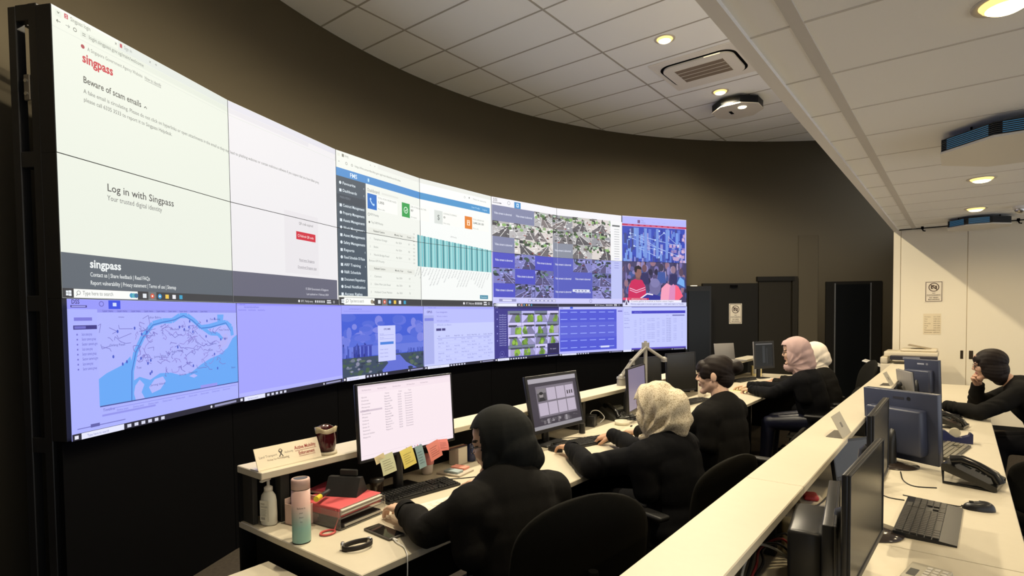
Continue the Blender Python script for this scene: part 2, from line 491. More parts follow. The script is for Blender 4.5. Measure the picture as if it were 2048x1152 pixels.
MB().box(0.12, 0.30, -0.345, -0.34, -0.032, -0.028).build('status_light', mat('ac_led', (.9, .8, .6), .3, emit=(1, .85, .55), strength=1.5), t)

# ------------------------------------------------------------------ octagonal air purifier units
M_plate = mat('uv_plate', (0.66, 0.63, 0.57), 0.45)
M_louver = mat('uv_louver', (0.008, 0.010, 0.013), 0.35, spec=0.5)
M_glowb = mat('uv_glow', (0.02, 0.1, 0.2), 0.4, emit=(0.06, 0.24, 0.42), strength=0.38)
def octo(r, rot=22.5, sx=1.0): return [(sx*r*math.cos(math.radians(rot+45*k)), r*math.sin(math.radians(rot+45*k))) for k in range(8)]
def uv_unit(loc, label, r, h, drop, glow, lit, rz=0.0):
    t = thing('air_purifier', label, 'air purifier', loc, rz)
    mb = MB()
    for k in range(7):
        z = -drop-h+0.012+(h-0.016)*k/6; mb.prism(octo(r), z-0.0035, z+0.0035)
    mb.prism(octo(r*0.9), -drop-h+0.008, -drop, 0)
    mb.build('louver', M_louver, t)
    MB().prism(octo(r*1.01), -drop-h-0.008, -drop-h+0.006).build('bottom_plate', M_plate, t)
    if drop > 0.01:
        for x, y in ((-0.6*r, 0.45*r), (0.6*r, 0.45*r), (-0.6*r, -0.45*r), (0.6*r, -0.45*r)):
            MB().cyl((x, y, -drop-0.004), (x, y, 0), 0.006, n=8).build('hanger', M_blackm, t)
    if glow:
        p = octo(r*0.985)
        for k in (4, 5):
            a, b = Vector(p[k]+(0,)), Vector(p[(k+1) % 8]+(0,))
            c0, c1 = a.lerp(b, .1), a.lerp(b, .9); nrm = Vector((c1.y-c0.y, -(c1.x-c0.x), 0)).normalized()*0.004
            for z in range(6):
                z0 = -drop-h+0.014+(h-0.018)*z/6
                MB().add([c0+nrm+Vector((0,0,z0)), c1+nrm+Vector((0,0,z0)), c1+nrm+Vector((0,0,z0+.008)), c0+nrm+Vector((0,0,z0+.008))], [(0,1,2,3)]).build('glow_strip', M_glowb, t)
    if lit:
        MB().lathe([(0.055, 0), (0.05, -0.006), (0, -0.008)], (0.10, -0.12, -drop-h-0.008), 18).build('status_lamp', mat('uv_lamp', (1, .9, .7), .3, emit=(1, .86, .55), strength=6), t)
        MB().rbox(-0.10, -0.06, -0.06, 0.06, -drop-h-0.014, -drop-h-0.008, 0.002, 1).build('sensor', M_blackm, t)
    return t
uv_unit((-2.45, 8.16, UP_Z), 'white octagonal air purifier under the upper ceiling with one bright lamp', 0.33, 0.10, 0.03, False, True)
uv_unit((0.32, 4.86, LOW_Z), 'dark louvred octagonal air purifier hung from the low ceiling, nearest the camera', 0.47, 0.085, 0.045, True, False)
uv_unit((0.16, 9.26, LOW_Z), 'dark louvred octagonal air purifier glowing blue in front of the cream cupboards', 0.33, 0.085, 0.03, True, False)
# sprinklers, dome camera, hooks
for x, y, lb in ((-0.033, 5.196, 'small chrome sprinkler head in the low ceiling, the nearer of the pair'), (-0.031, 5.577, 'small chrome sprinkler head in the low ceiling, the farther of the pair')):
    t = thing('sprinkler', lb, 'sprinkler', (x, y, LOW_Z))
    MB().lathe([(0.0, -0.03), (0.014, -0.028), (0.018, -0.014), (0.010, -0.006), (0.022, 0.0)], n=14).build('head', M_steel, t)
    MB().lathe([(0.026, -0.003), (0.03, 0)], n=16).build('flange', M_white, t)
t = thing('dome_camera', 'small chrome dome camera under the low ceiling by the right edge', 'camera', (0.505, 8.543, LOW_Z))
MB().lathe([(0.06, -0.03), (0.065, 0.0)], n=20).build('base_ring', M_white, t)
MB().ell((0, 0, -0.035), (0.05, 0.05, 0.05)).build('dome', M_steel, t)
for x, lb in ((-0.43, 'small black bracket under the low ceiling, left of the blue glowing unit'), (0.56, 'small black bracket under the low ceiling, right of the blue glowing unit')):
    t = thing('ceiling_bracket', lb, 'bracket', (x, 9.70, LOW_Z))
    MB().rbox(-0.015, 0.015, -0.03, 0.03, -0.035, 0, 0.003, 1).build('plate', M_blackm, t)
    MB().tube([(0, 0, -0.03), (0.01, -0.01, -0.06), (0.035, -0.015, -0.065)], 0.008).build('hook', M_blackm, t)

# ------------------------------------------------------------------ signs
M_print = print_mat('printed_sheet', 0.45)
def sign_pic(w, h):
    p = Pic(); d = (74, 56, 42)
    p.rect(0, 0, w, h, (226, 216, 196))
    b = 0.045*w
    for x0, y0, x1, y1 in ((b, b, w-b, b*1.8), (b, h-b*1.8, w-b, h-b), (b, b, b*1.8, h-b), (w-b*1.8, b, w-b, h-b)): p.rect(x0, y0, x1, y1, d)
    cx, cy, r = w/2, h*0.29, w*0.27
    p.ring(cx, cy, r, w*0.055, d)
    p.rect(cx-r*.62, cy-r*.38, cx+r*.62, cy+r*.42, d); p.rect(cx-r*.3, cy-r*.55, cx+r*.1, cy-r*.38, d)
    p.disc(cx, cy+r*.03, r*.3, (226, 216, 196)); p.disc(cx, cy+r*.03, r*.17, d)
    p.line([(cx-r*.7, cy-r*.7), (cx+r*.7, cy+r*.7)], w*0.055, d)
    p.text('NO', cx, h*0.60, h*0.075, d, 'C', bold=.02)
    p.text('PHOTOGRAPHY', cx, h*0.685, h*0.075, d, 'C', width=w*0.76, bold=.02)
    p.rect(w*.1, h*0.705, w*.9, h*0.712, d)
    p.text('NO VIDEO', cx, h*0.81, h*0.08, d, 'C', width=w*0.5, bold=.02)
    p.text('RECORDING', cx, h*0.90, h*0.08, d, 'C', width=w*0.62, bold=.02)
    return p
def flat_sign(name, label, cat, pos, right, w, h, pic, back=M_white, th=0.003):
    """pos = top left corner of the face, right = unit vector along the width (z is up)"""
    r = Vector(right).normalized(); up = Vector((0, 0, 1)); n = r.cross(up)
    o = Vector(pos); t = thing(name, label, cat, tuple(o + r*w/2 - up*h))
    f = lambda x, y, l: tuple(o + r*x - up*y + n*(l+0.0005))
    M = Matrix((( r.x, n.x, 0, o.x), (r.y, n.y, 0, o.y), (0, 0, 1, o.z), (0, 0, 0, 1)))
    MB().box(0, w, -th, 0, -h, 0, 0, M).build('board', back, t, True)
    pic.build('print', M_print, f, t, world=True)
    return t
p = arc(135.05, WR-0.054); q = arc(133.2, WR-0.054); w = math.dist(p, q)
flat_sign('no_photography_sign', 'cream no photography sign on the dark door', 'sign', (*p, 1.745), (q[0]-p[0], q[1]-p[1], 0), w, 0.345, sign_pic(w, 0.345))
flat_sign('no_photography_sign', 'cream no photography sign on the cream cupboard door', 'sign', (-0.40, 9.846, 2.00), (1, 0, 0), 0.205, 0.292, sign_pic(0.205, 0.292))
p = Pic(); p.rect(0, 0, 0.20, 0.29, (222, 208, 176))
names = ['Contact', 'Ops', 'Fire', 'Security', 'Duty', 'Lift', 'Maintenance', 'Electrician']
for k, nm in enumerate(names):
    p.text(nm, 0.012, 0.05+0.031*k, 0.022, (120, 100, 78)); p.text('6%03d %04d' % (311+37*k, 2040+511*k), 0.115, 0.05+0.031*k, 0.021, (120, 100, 78), width=0.075)
flat_sign('contact_list', 'pale typed list of phone numbers taped below the sign on the cupboard', 'paper', (-0.412, 9.8475, 1.548), (1, 0, 0), 0.20, 0.29, p, th=0.001)
# ================================================================== curved video wall: 7 x 3 displays
SCR = [(-3.315, 0.788), (-3.878, 1.858), (-4.306, 2.990), (-4.534, 4.179), (-4.564, 5.388), (-4.398, 6.587), (-4.001, 7.730), (-3.431, 8.797)]
PW, PH, ZT = 1.21, 0.6806, 3.060
def seg(k):
    a, b = Vector((*SCR[k], 0)), Vector((*SCR[k+1], 0))
    t = (b-a).normalized(); return a, t, Vector((t.y, -t.x, 0))
P = Pic()
random.seed(4)
# ---- left browser page over two columns and two rows
W0, W1 = (234, 239, 227), (237, 235, 238)
c0, c1 = (0, PW, 0, 1.362), (PW, 2*PW, 0, 1.362)
P.rect(0, 0, PW, 1.362, W0); P.rect(PW, 0, 2*PW, 1.362, W1)
P.rect(0, 0, 2*PW, 0.012, (246, 250, 240)); P.rect(0.36, 0.004, 2*PW, 0.05, (222, 228, 222), c0); P.rect(PW, 0.004, 2*PW, 0.05, (226, 225, 234))
P.rect(0.02, 0.015, 0.05, 0.045, (225, 232, 220)); P.line([(0.03, 0.022), (0.035, 0.030), (0.04, 0.022)], 0.004, (110, 120, 110))
P.rect(0.065, 0.013, 0.083, 0.035, (190, 40, 70)); P.text('S', 0.0695, 0.032, 0.022, (255, 255, 255))
P.text('Singpass login', 0.095, 0.034, 0.028, (110, 115, 110), width=0.105)
P.text('x', 0.34, 0.032, 0.025, (80, 85, 80)); P.rect(0.37, 0.014, 0.384, 0.034, (190, 60, 80)); P.text('Sign in', 0.395, 0.032, 0.026, (140, 145, 145), width=0.05)
P.text('x', 0.56, 0.032, 0.025, (120, 125, 120)); P.text('+', 0.60, 0.034, 0.028, (110, 115, 110))
P.line([(0.045, 0.066), (0.025, 0.066)], 0.003, (70, 76, 72)); P.line([(0.032, 0.059), (0.025, 0.066), (0.032, 0.073)], 0.003, (70, 76, 72))
P.line([(0.07, 0.066), (0.09, 0.066)], 0.003, (150, 156, 150)); P.line([(0.083, 0.059), (0.09, 0.066), (0.083, 0.073)], 0.003, (150, 156, 150))
P.ring(0.117, 0.066, 0.008, 0.003, (80, 86, 82))
P.rect(0.145, 0.052, 2.05, 0.084, (226, 232, 220), c0); P.rect(PW, 0.052, 2.05, 0.084, (229, 227, 232))
P.line([(0.155, 0.063), (0.172, 0.063)], 0.003, (90, 96, 92)); P.line([(0.155, 0.072), (0.172, 0.072)], 0.003, (90, 96, 92))
P.text('login.singpass.gov.sg/main/welcome', 0.19, 0.075, 0.027, (105, 112, 106), width=0.33)
P.rect(0.0, 0.098, 2*PW, 0.10, (216, 222, 212))
P.disc(0.155, 0.128, 0.010, (170, 50, 70)); P.text('A Singapore Government Agency Website', 0.18, 0.137, 0.026, (125, 128, 122), width=0.33); P.text('How to identify', 0.525, 0.137, 0.026, (110, 112, 110), width=0.115); P.rect(0.525, 0.141, 0.64, 0.143, (120, 122, 120))
P.text('singpass', 0.15, 0.202, 0.064, (200, 30, 60), width=0.172, bold=0.028)
P.text('Beware of scam emails', 0.15, 0.302, 0.046, (72, 74, 74), width=0.345, bold=0.012)
P.line([(0.515, 0.298), (0.524, 0.288), (0.533, 0.298)], 0.004, (72, 74, 74))
P.text('A fake email is circulating. Please do not click on hyperlinks or open attachments in the email as they may lead to phishing websites or contain malicious software if you suspect that you have fallen prey,', 0.15, 0.353, 0.029, (104, 106, 104), width=2.03)
P.text('please call 6335 3533 to report it to Singpass Helpdesk.', 0.15, 0.393, 0.029, (104, 106, 104), width=0.56)
P.text('Log in with Singpass', 0.262, 0.805, 0.055, (62, 62, 66), width=0.445, bold=0.006)
P.text('Your trusted digital identity', 0.262, 0.852, 0.038, (110, 110, 112), width=0.355)
P.rect(1.74, 0.64, 2.15, 1.12, (232, 229, 233))
P.text('QR code expired', 1.91, 0.728, 0.030, (110, 108, 112), width=0.175)
P.rect(1.875, 0.785, 2.115, 0.848, (208, 24, 56)); P.ring(1.905, 0.817, 0.010, 0.003, (255, 235, 235)); P.text('Refresh QR code', 1.925, 0.826, 0.028, (255, 240, 240), width=0.165)
P.text('Retrieve Singpass', 1.905, 1.016, 0.026, (120, 116, 128), width=0.19); P.rect(1.905, 1.02, 2.095, 1.022, (120, 116, 128))
P.text('Download Singpass app', 1.885, 1.072, 0.026, (120, 116, 128), width=0.235); P.rect(1.885, 1.076, 2.12, 1.078, (120, 116, 128))
P.rect(0, 1.143, PW, 1.312, (93, 102, 112)); P.rect(PW, 1.143, 2*PW-0.018, 1.312, (100, 101, 120))
P.rect(2*PW-0.018, 0.10, 2*PW, 1.312, (246, 244, 246))
P.text('singpass', 0.15, 1.205, 0.058, (240, 244, 244), width=0.18, bold=0.026)
P.text('Contact us | Share feedback | Read FAQs', 0.15, 1.249, 0.030, (236, 240, 240), width=0.365, bold=.008)
P.text('Report vulnerability | Privacy statement | Terms of use | Sitemap', 0.15, 1.290, 0.030, (236, 240, 240), width=0.555, bold=.008)
P.text('© 2024 Government of Singapore', 1.975, 1.243, 0.026, (226, 226, 236), width=0.30); P.text('Last updated on 1 February 2024', 1.985, 1.284, 0.024, (226, 226, 236), width=0.29)
def taskbar(x0, x1, y0, y1, col=(58, 60, 64), search=0.36, icons=6, tray=True, txt=True, white=(250, 252, 248), sw=0.06, cl=None):
    h = y1-y0; P.rect(x0, y0, x1, y1, col)
    s = h*0.30
    P.rect(x0+h*.45, y0+h*.25, x0+h*.45+s*.9, y0+h*.48, (235, 240, 245)); P.rect(x0+h*.45+s, y0+h*.22, x0+h*.45+s*2, y0+h*.48, (235, 240, 245))
    P.rect(x0+h*.45, y0+h*.53, x0+h*.45+s*.9, y0+h*.76, (235, 240, 245)); P.rect(x0+h*.45+s, y0+h*.53, x0+h*.45+s*2, y0+h*.80, (235, 240, 245))
    a = x0+sw
    if search:
        P.rect(a, y0+h*.04, a+search, y1-h*.04, white)
        P.ring(a+h*.55, y0+h*.44, h*.2, h*.06, (120, 124, 124)); P.line([(a+h*.42, y0+h*.58), (a+h*.28, y0+h*.78)], h*.07, (120, 124, 124))
        if txt: P.text('Type here to search', a+h*1.0, y0+h*.66, h*.62, (120, 124, 122), width=search*0.46)
    a += search+h*.4
    pal = [(230, 235, 240), (225, 90, 60), (40, 150, 210), (240, 200, 80), (240, 240, 245), (60, 160, 200)]
    for k in range(icons):
        cx = a+h*(0.6+1.15*k)
        if k % 3 == 1: P.rect(cx-h*.6, y0, cx+h*.6, y1, (112, 116, 118)) if k == 1 else None
        if k in (1, 2): P.disc(cx, y0+h*.5, h*.30, pal[k]); P.disc(cx, y0+h*.5, h*.12, (245, 245, 245))
        else: P.rect(cx-h*.27, y0+h*.25, cx+h*.27, y0+h*.76, pal[k % 6])
    if tray:
        a = x1-0.53 if x1-x0 > 2 else x1-0.40
        P.disc(a, y0+h*.5, h*.22, (240, 240, 245)); P.text('30°C  Partly sunny', a+h*.5, y0+h*.68, h*.55, (235, 235, 240), width=0.15)
        for k in range(5): P.rect(a+0.20+k*0.028, y0+h*.3, a+0.216+k*0.028, y0+h*.7, (225, 226, 232))
        P.rect(a+0.36, y0+h*.18, a+0.415, y0+h*.40, (225, 226, 232)); P.rect(a+0.36, y0+h*.55, a+0.42, y0+h*.78, (225, 226, 232)); P.ring(a+0.46, y0+h*.5, h*.2, h*.08, (225, 226, 232))
taskbar(0, 2*PW, 1.312, 1.358, search=0.37)
for x, c in ((0.39, (60, 150, 190)), (0.405, (90, 180, 190)), (0.42, (60, 110, 150))): P.disc(x, 1.336, 0.013, c)
# ---- dashboard over columns 3-4
x0, x1 = 2*PW, 4*PW
P.rect(x0, 0, x1, 1.362, (240, 243, 236)); P.rect(3*PW, 0, x1, 1.362, (246, 249, 247))
P.rect(x0+.02, .022, x0+.05, .048, (230, 232, 222)); P.rect(x0+.075, .02, x0+.10, .046, (130, 132, 122)); P.text('FMS', x0+.11, .044, .028, (140, 142, 135))
P.text('x', x0+.44, .044, .025, (120, 122, 118)); P.text('+', x0+.5, .046, .028, (120, 122, 118)); P.rect(x0+.55, .008, x1, .05, (232, 234, 228))
P.line([(x0+.045, .095), (x0+.03, .095)], .005, (120, 122, 118)); P.ring(x0+.13, .095, .011, .004, (130, 132, 128)); P.ring(x0+.20, .095, .009, .004, (120, 122, 118))
P.text('http://fms.smartfacility.gov.sg/main/dashboard/index', x0+.235, .104, .028, (120, 124, 118), width=.66)
P.ring(4.35, .09, .010, .003, (130, 134, 130)); P.disc(4.43, .085, .009, (110, 114, 110)); P.text('Not in secure', 4.50, .096, .026, (150, 154, 150), width=.24)
P.rect(x0, .150, x1-.03, .222, (70, 142, 208)); P.rect(3*PW, .150, x1-.03, .222, (66, 148, 206))
P.text('FMS', x0+.17, .207, .055, (232, 244, 255), bold=.012); P.rect(x0+.375, .150, x0+.377, .222, (55, 120, 185)); P.rect(x0+.405, .170, x0+.425, .200, (190, 232, 255))
P.text('User Profile', 4.47, .196, .030, (190, 228, 250), width=.15); P.text('Logout', 4.67, .196, .030, (190, 228, 250), width=.09)
P.rect(x0, .222, x0+.375, 1.275, (66, 82, 98)); P.rect(x0, .38, x0+.375, .455, (52, 66, 82))
items = ['Favourite', 'Dashboards', 'MAIN MENU', 'Contract Management', 'Property Management', 'Assets Management', 'Work Management', 'Asset Management', 'Safety Management', 'Reports', 'Fixed Schedule Of Rate', 'ARF Training', 'R&R Schedule', 'Document Repository', 'Email Notification', 'Access Rights']
for k, st in enumerate(items):
    y = .272+.0655*k; wv = min(.27, .016*len(st)+.02)
    if k == 2: P.text(st, x0+.04, y+.012, .030, (120, 132, 146), width=.13); continue
    P.rect(x0+.035, y-.006, x0+.062, y+.020, (226, 236, 244)) if k % 2 else P.disc(x0+.048, y+.006, .014, (226, 236, 244))
    P.text(st, x0+.075, y+.017, .036, (226, 238, 246), width=wv, bold=.012)
    if k in (0, 1, 3, 4, 5, 6, 7, 8, 9, 11): P.line([(x0+.352, y), (x0+.346, y+.008), (x0+.352, y+.016)], .004, (205, 216, 226))
P.text('Dashboard', 2.815, .290, .045, (120, 124, 124), width=.17); P.rect(3.02, .268, 3.27, .285, (226, 228, 222))
for x, col, l1, l2, l3 in ((2.815, (18, 110, 200), 'TOTAL WORK ORDERS RAISED', '1,055', 'More info'), (3.325, (40, 160, 78), 'JOBS ATTENDED IN TIME', '97', 'Jobs completed'), (3.845, (218, 224, 220), 'CONTRACTS EXPIRING', '0', 'More coming'), (4.345, (228, 128, 40), 'TOTAL EXPENDITURE', '2,845,361.00', 'More info')):
    P.rect(x+.0, .306, x+.44, .450, (248, 250, 245)); P.rect(x, .306, x+.13, .450, col)
    P.text(l1, x+.145, .335, .024, (138, 142, 138), width=min(.28, .012*len(l1))); P.text(l2, x+.145, .378, .032, (70, 74, 74), bold=.015, width=min(.20, .016*len(l2)+.012)); P.text(l3, x+.145, .440, .022, (140, 144, 140), width=.10)
    cx, cy = x+.065, .378
    if col[0] == 18:
        P.line([(cx-.025, cy-.03), (cx-.022, cy-.005), (cx+.005, cy+.025), (cx+.03, cy+.03)], .012, (190, 225, 255)); P.disc(cx-.022, cy-.022, .011, (190, 225, 255)); P.disc(cx+.022, cy+.026, .011, (190, 225, 255))
    elif col[0] == 40: P.ring(cx, cy, .030, .008, (226, 250, 230)); P.line([(cx-.014, cy), (cx-.002, cy+.012), (cx+.022, cy-.014)], .008, (226, 250, 230))
    elif col[0] == 228: P.rect(cx-.026, cy-.030, cx+.026, cy+.032, (255, 232, 205)); P.rect(cx-.018, cy-.02, cx+.018, cy-.012, col); P.rect(cx-.012, cy, cx+.012, cy+.022, col)
    else: P.text('$', cx-.022, cy+.028, .08, (110, 120, 118))
P.text('KPI Priority', 2.85, .51, .032, (120, 124, 122), width=.12); P.ring(2.83, .503, .012, .004, (120, 124, 122)); P.text('Top 3 KPI Priority', 2.86, .582, .030, (110, 114, 112), width=.17); P.disc(2.835, .575, .010, (70, 74, 72))
def minitab(y0, rows):
    P.rect(2.815, y0-.035, 3.52, y0+.018, (232, 234, 226)); P.text('Related Centre', 2.89, y0, .028, (84, 88, 86), bold=.012, width=.16); P.text('Month, Year', 3.20, y0, .026, (84, 88, 86), bold=.012, width=.13); P.text('Count', 3.40, y0, .026, (84, 88, 86), bold=.012, width=.07)
    for i, r in enumerate(rows):
        y = y0+.075*(i+1); P.text(r, 2.89, y, .027, (140, 144, 140), width=.013*len(r)); P.text('Apr 2024', 3.22, y, .026, (140, 144, 140), width=.09); P.text(str(97-i*12), 3.42, y, .026, (130, 134, 130)); P.text(str(i+1), 2.835, y, .026, (150, 154, 150)); P.rect(2.815, y+.025, 3.52, y+.027, (225, 228, 220))
minitab(.66, ['Tampines Grange', 'Bedok', 'North Bridge Road'])
P.text('Bottom KPI Priority', 2.82, .945, .030, (150, 154, 150), width=.22)
minitab(1.015, ['Clementi', 'Ghim Moh Link Road', 'Holland Close Market'])
P.text('KPI Priority', 4.10, .582, .024, (150, 154, 150), width=.10)
for k in range(9): P.text(str(100-10*k), 3.53, .615+.038*k, .022, (150, 154, 150), 'R', width=.03)
for k in range(13):
    x = 3.575+k*.0965; top = .605+.005*k
    P.rect(x, top, x+.034, .938, (72, 150, 160)); P.rect(x+.036, top+.004, x+.060, .938, (150, 218, 220)); P.rect(x+.063, top+.002, x+.092, .938, (120, 200, 206))
    for j in range(2): P.text('Market Road Food Centre'[:8+int(random.random()*15)], x+.012+j*.045, .955, .022, (150, 152, 156), 'R', ang=-1.05)
P.rect(4.60, 1.222, 4.755, 1.268, (72, 142, 168)); P.text('Download', 4.62, 1.254, .026, (205, 232, 240), width=.11)
taskbar(x0, x1, 1.290, 1.358, search=.40, sw=.065, icons=6)
P.disc(x0+.43, 1.325, .02, (150, 140, 120)); P.disc(x0+.46, 1.33, .016, (90, 84, 76))
# ---- camera grid over columns 5-6
x0, x1 = 4*PW, 6*PW
P.rect(x0, 0, x1, PH, (244, 243, 248)); P.rect(x0, PH, x1, 1.362, (196, 196, 250))
P.text('DSS', x0+.03, .050, .05, (110, 110, 120), bold=.01, width=.07); P.rect(x0+.025, .062, x0+.17, .075, (120, 120, 130)); P.rect(x0+.032, .066, x0+.14, .071, (225, 225, 232))
P.ring(x0+.30, .048, .022, .007, (175, 178, 190)); P.rect(x0+.395, .02, x0+.51, .098, (52, 140, 206)); P.rect(x0+.435, .036, x0+.475, .082, (225, 244, 255)); P.rect(x0+.445, .046, x0+.465, .072, (52, 140, 206))
def photo(x, y, w, h, seed, blue=0.0, kind=None):
    """a small street camera picture: sky, ground, road, kerb lines, buildings, trees, cars"""
    r = random.Random(seed); win = (x, x+w, y, y+h)
    def tint(c): return tuple(int(v*(1-blue*f)) for v, f in zip(c, (.38, .36, -.08 if max(c) < 230 else 0)))
    g = r.choice([(206, 200, 196), (184, 182, 184), (222, 214, 210), (150, 150, 158)])
    P.rect(x, y, x+w, y+h, tint(g))
    for k in range(20):
        q = r.random(); bx = x+w*(q*1.1-.1); bw = w*(.04+.15*r.random()); bt = y+h*(.24*r.random())
        c = r.choice([(70, 96, 66), (60, 60, 66), (150, 176, 130), (240, 238, 236), (46, 52, 58), (120, 110, 104), (172, 200, 176)])
        P.rect(bx, bt, bx+bw, bt+h*(.06+.16*r.random()), tint(c), win)
    t0, t1 = x+w*(.2+.6*r.random()), x+w*r.random(); yv = y+h*(.22+.1*r.random())
    rd = r.choice([(92, 90, 96), (112, 108, 112), (128, 120, 122)])
    P.poly([(t0-w*.06, yv), (t0+w*.08, yv), (t1+w*.55, y+h), (t1-w*.35, y+h)], tint(rd), win)
    for s in (-.35, .1, .55): P.line([(t0+w*.1*s, yv), (t1+w*s, y+h)], w*.018, tint((244, 242, 240)), win)
    for k in range(14):
        bx, by = x+w*r.random(), y+h*(.30+.66*r.random()); s = .02+.05*r.random(); a = r.random()*.7-.35
        P.poly([(bx, by), (bx+w*s*2, by+h*a*.2), (bx+w*s*2.2, by+h*(s*1.3+a*.2)), (bx+w*.01, by+h*s*1.2)], tint(r.choice([(250, 250, 250), (40, 42, 48), (150, 66, 62), (226, 226, 230), (70, 72, 78), (244, 244, 240), (96, 96, 102)])), win)
    for k in range(5):
        bx, by = x+w*r.random(), y+h*(.25+.7*r.random()); P.line([(bx, by), (bx+w*(r.random()-.5)*.7, by+h*(r.random()-.3)*.5)], w*.012, tint(r.choice([(246, 246, 246), (60, 60, 66), (226, 220, 216)])), win)
    for k in range(3):
        bx, by = x+w*r.random(), y+h*(.2+.25*r.random())
        P.disc(bx, by, w*(.05+.07*r.random()), tint(r.choice([(88, 120, 76), (140, 180, 110), (58, 82, 58)])), 9, h*.1, win)
    P.rect(x, y, x+w*.28, y+h*.06, tint((70, 70, 76)), win)
cw = [x0+.008, x0+.385, x0+.76, x0+1.12, x0+1.485, x0+1.835, x0+2.195]
rh = [.098, .292, .484, PH, .872, 1.066, 1.243]
ph = {(0, 0), (0, 1), (2, 0), (2, 3), (3, 0), (3, 2), (3, 3), (4, 1), (4, 3), (4, 4), (5, 0), (5, 3), (5, 4)}
for i in range(6):
    for j in range(6):
        a, b, c, d = cw[j], rh[i], cw[j+1], rh[i+1]
        if (i, j) in ph:
            P.rect(a, b, c, d, (128, 134, 168) if i < 3 and j < 3 else (136, 142, 158) if i < 3 else (76, 80, 196) if j < 3 else (84, 92, 190))
            P.text('Video stream is abnormal', (a+c)/2, b+(d-b)*.56, .040, (222, 226, 244), 'C', width=(c-a)*.80, bold=.014)
        else: photo(a, b, c-a, d-b, 100+7*i+j, 0.0 if i < 3 else .8)
P.rect(cw[6], .10, x1, PH, (246, 246, 248)); P.rect(cw[6], PH, x1, 1.243, (190, 196, 246)); P.rect(7.06, .155, 7.21, .178, (100, 104, 108))
for k in range(13): P.rect(7.10, .215+.036*k, 7.20, .222+.036*k, (160, 164, 168) if k < 12 else (150, 152, 214))
for k in range(3): P.rect(7.10, .71+.036*k, 7.19, .717+.036*k, (130, 132, 206))
P.rect(6.31, 1.115, 6.62, 1.150, (230, 234, 250))
for k in range(4): P.rect(6.35+.06*k, 1.124, 6.385+.06*k, 1.142, (140, 146, 186))
P.rect(x0, 1.243, x1, 1.318, (206, 206, 252)); P.rect(x0+.10, 1.262, x0+.40, 1.296, (150, 150, 196)); P.rect(x0+.16, 1.268, x0+.32, 1.290, (226, 226, 252))
P.rect(x0+.62, 1.262, x0+1.16, 1.296, (156, 156, 198)); P.rect(x0+.63, 1.268, x0+1.15, 1.290, (220, 220, 248))
for k in range(6): P.rect(x0+.67+.08*k, 1.272, x0+.70+.08*k, 1.286, (120, 120, 176))
P.ring(x0+1.80, 1.28, .022, .006, (120, 120, 176))
taskbar(x0, x1, 1.318, 1.358, search=.36, sw=.05, icons=6, txt=False, col=(40, 40, 60), white=(236, 238, 252))
# ---- news pages in the last column
x0, x1 = 6*PW, 7*PW
P.rect(x0, 0, x1, PH, (182, 184, 252)); P.rect(x0, 0, x1, .012, (222, 218, 255)); P.rect(x0+.28, .052, x0+.325, .10, (120, 84, 140)); P.text('The', x0+.345, .068, .03, (120, 124, 190)); P.text('Online', x0+.345, .10, .03, (120, 124, 190))
for k in range(3): P.text('menu', x0+.55+.1*k, .085, .024, (160, 164, 230))
P.rect(x0, .118, x1, .145, (190, 36, 86)); P.rect(x0, .145, x1, .152, (236, 180, 226))
for k in range(9): P.rect(x0+.10+.11*k, .127, x0+.17+.11*k, .135, (226, 130, 170))
win = (x0, x1-.03, .152, PH)
P.rect(x0, .152, x1-.03, PH, (52, 74, 186), win)
for k in range(160):
    bx = x0+1.18*random.random(); by = .16+.5*random.random(); s = .02+.06*random.random()
    P.rect(bx, by, bx+s*.7, by+s*2.2, random.choice([(40, 58, 160), (92, 120, 214), (120, 156, 232), (70, 92, 178), (150, 150, 214), (58, 70, 140)]), win)
for k in range(22):
    bx = x0+.85+.33*random.random(); by = .2+.46*random.random(); P.rect(bx, by, bx+.05, by+.05, random.choice([(196, 164, 206), (150, 130, 190), (214, 180, 214)]), win)
nodes = [(x0+.08+1.0*random.random(), .2+.42*random.random()) for k in range(13)]
for i in range(13):
    P.line([nodes[i], nodes[(i*5+3) % 13]], .008, (170, 196, 246), win); P.disc(*nodes[i], .014, (206, 226, 255), win=win)
for bx in (.25, .40, .62, .80): P.rect(x0+bx, .17, x0+bx+.05, .62, (118, 150, 226), win)
win = (x0, x1, PH, 1.362)
P.rect(x0, PH, x1, 1.362, (66, 62, 104), win)
for k in range(150):
    bx = x0+1.22*random.random(); by = .69+.5*random.random()
    P.disc(bx, by, .018+.05*random.random()*random.random(), random.choice([(52, 50, 92), (96, 92, 150), (140, 130, 186), (36, 34, 66), (84, 74, 120), (120, 112, 176), (168, 150, 190), (60, 84, 150), (150, 112, 130)]), 8, .03+.05*random.random(), win)
for bx, by, c in ((.40, .78, (112, 78, 92)), (.72, .76, (60, 56, 84)), (.95, .79, (150, 120, 140)), (1.1, .83, (90, 70, 92))):
    P.disc(x0+bx, by, .045, c, 12, .06, win); P.poly([(x0+bx-.09, by+.24), (x0+bx-.07, by+.07), (x0+bx+.07, by+.07), (x0+bx+.09, by+.24)], random.choice([(44, 44, 96), (96, 94, 156), (60, 86, 160)]), win)
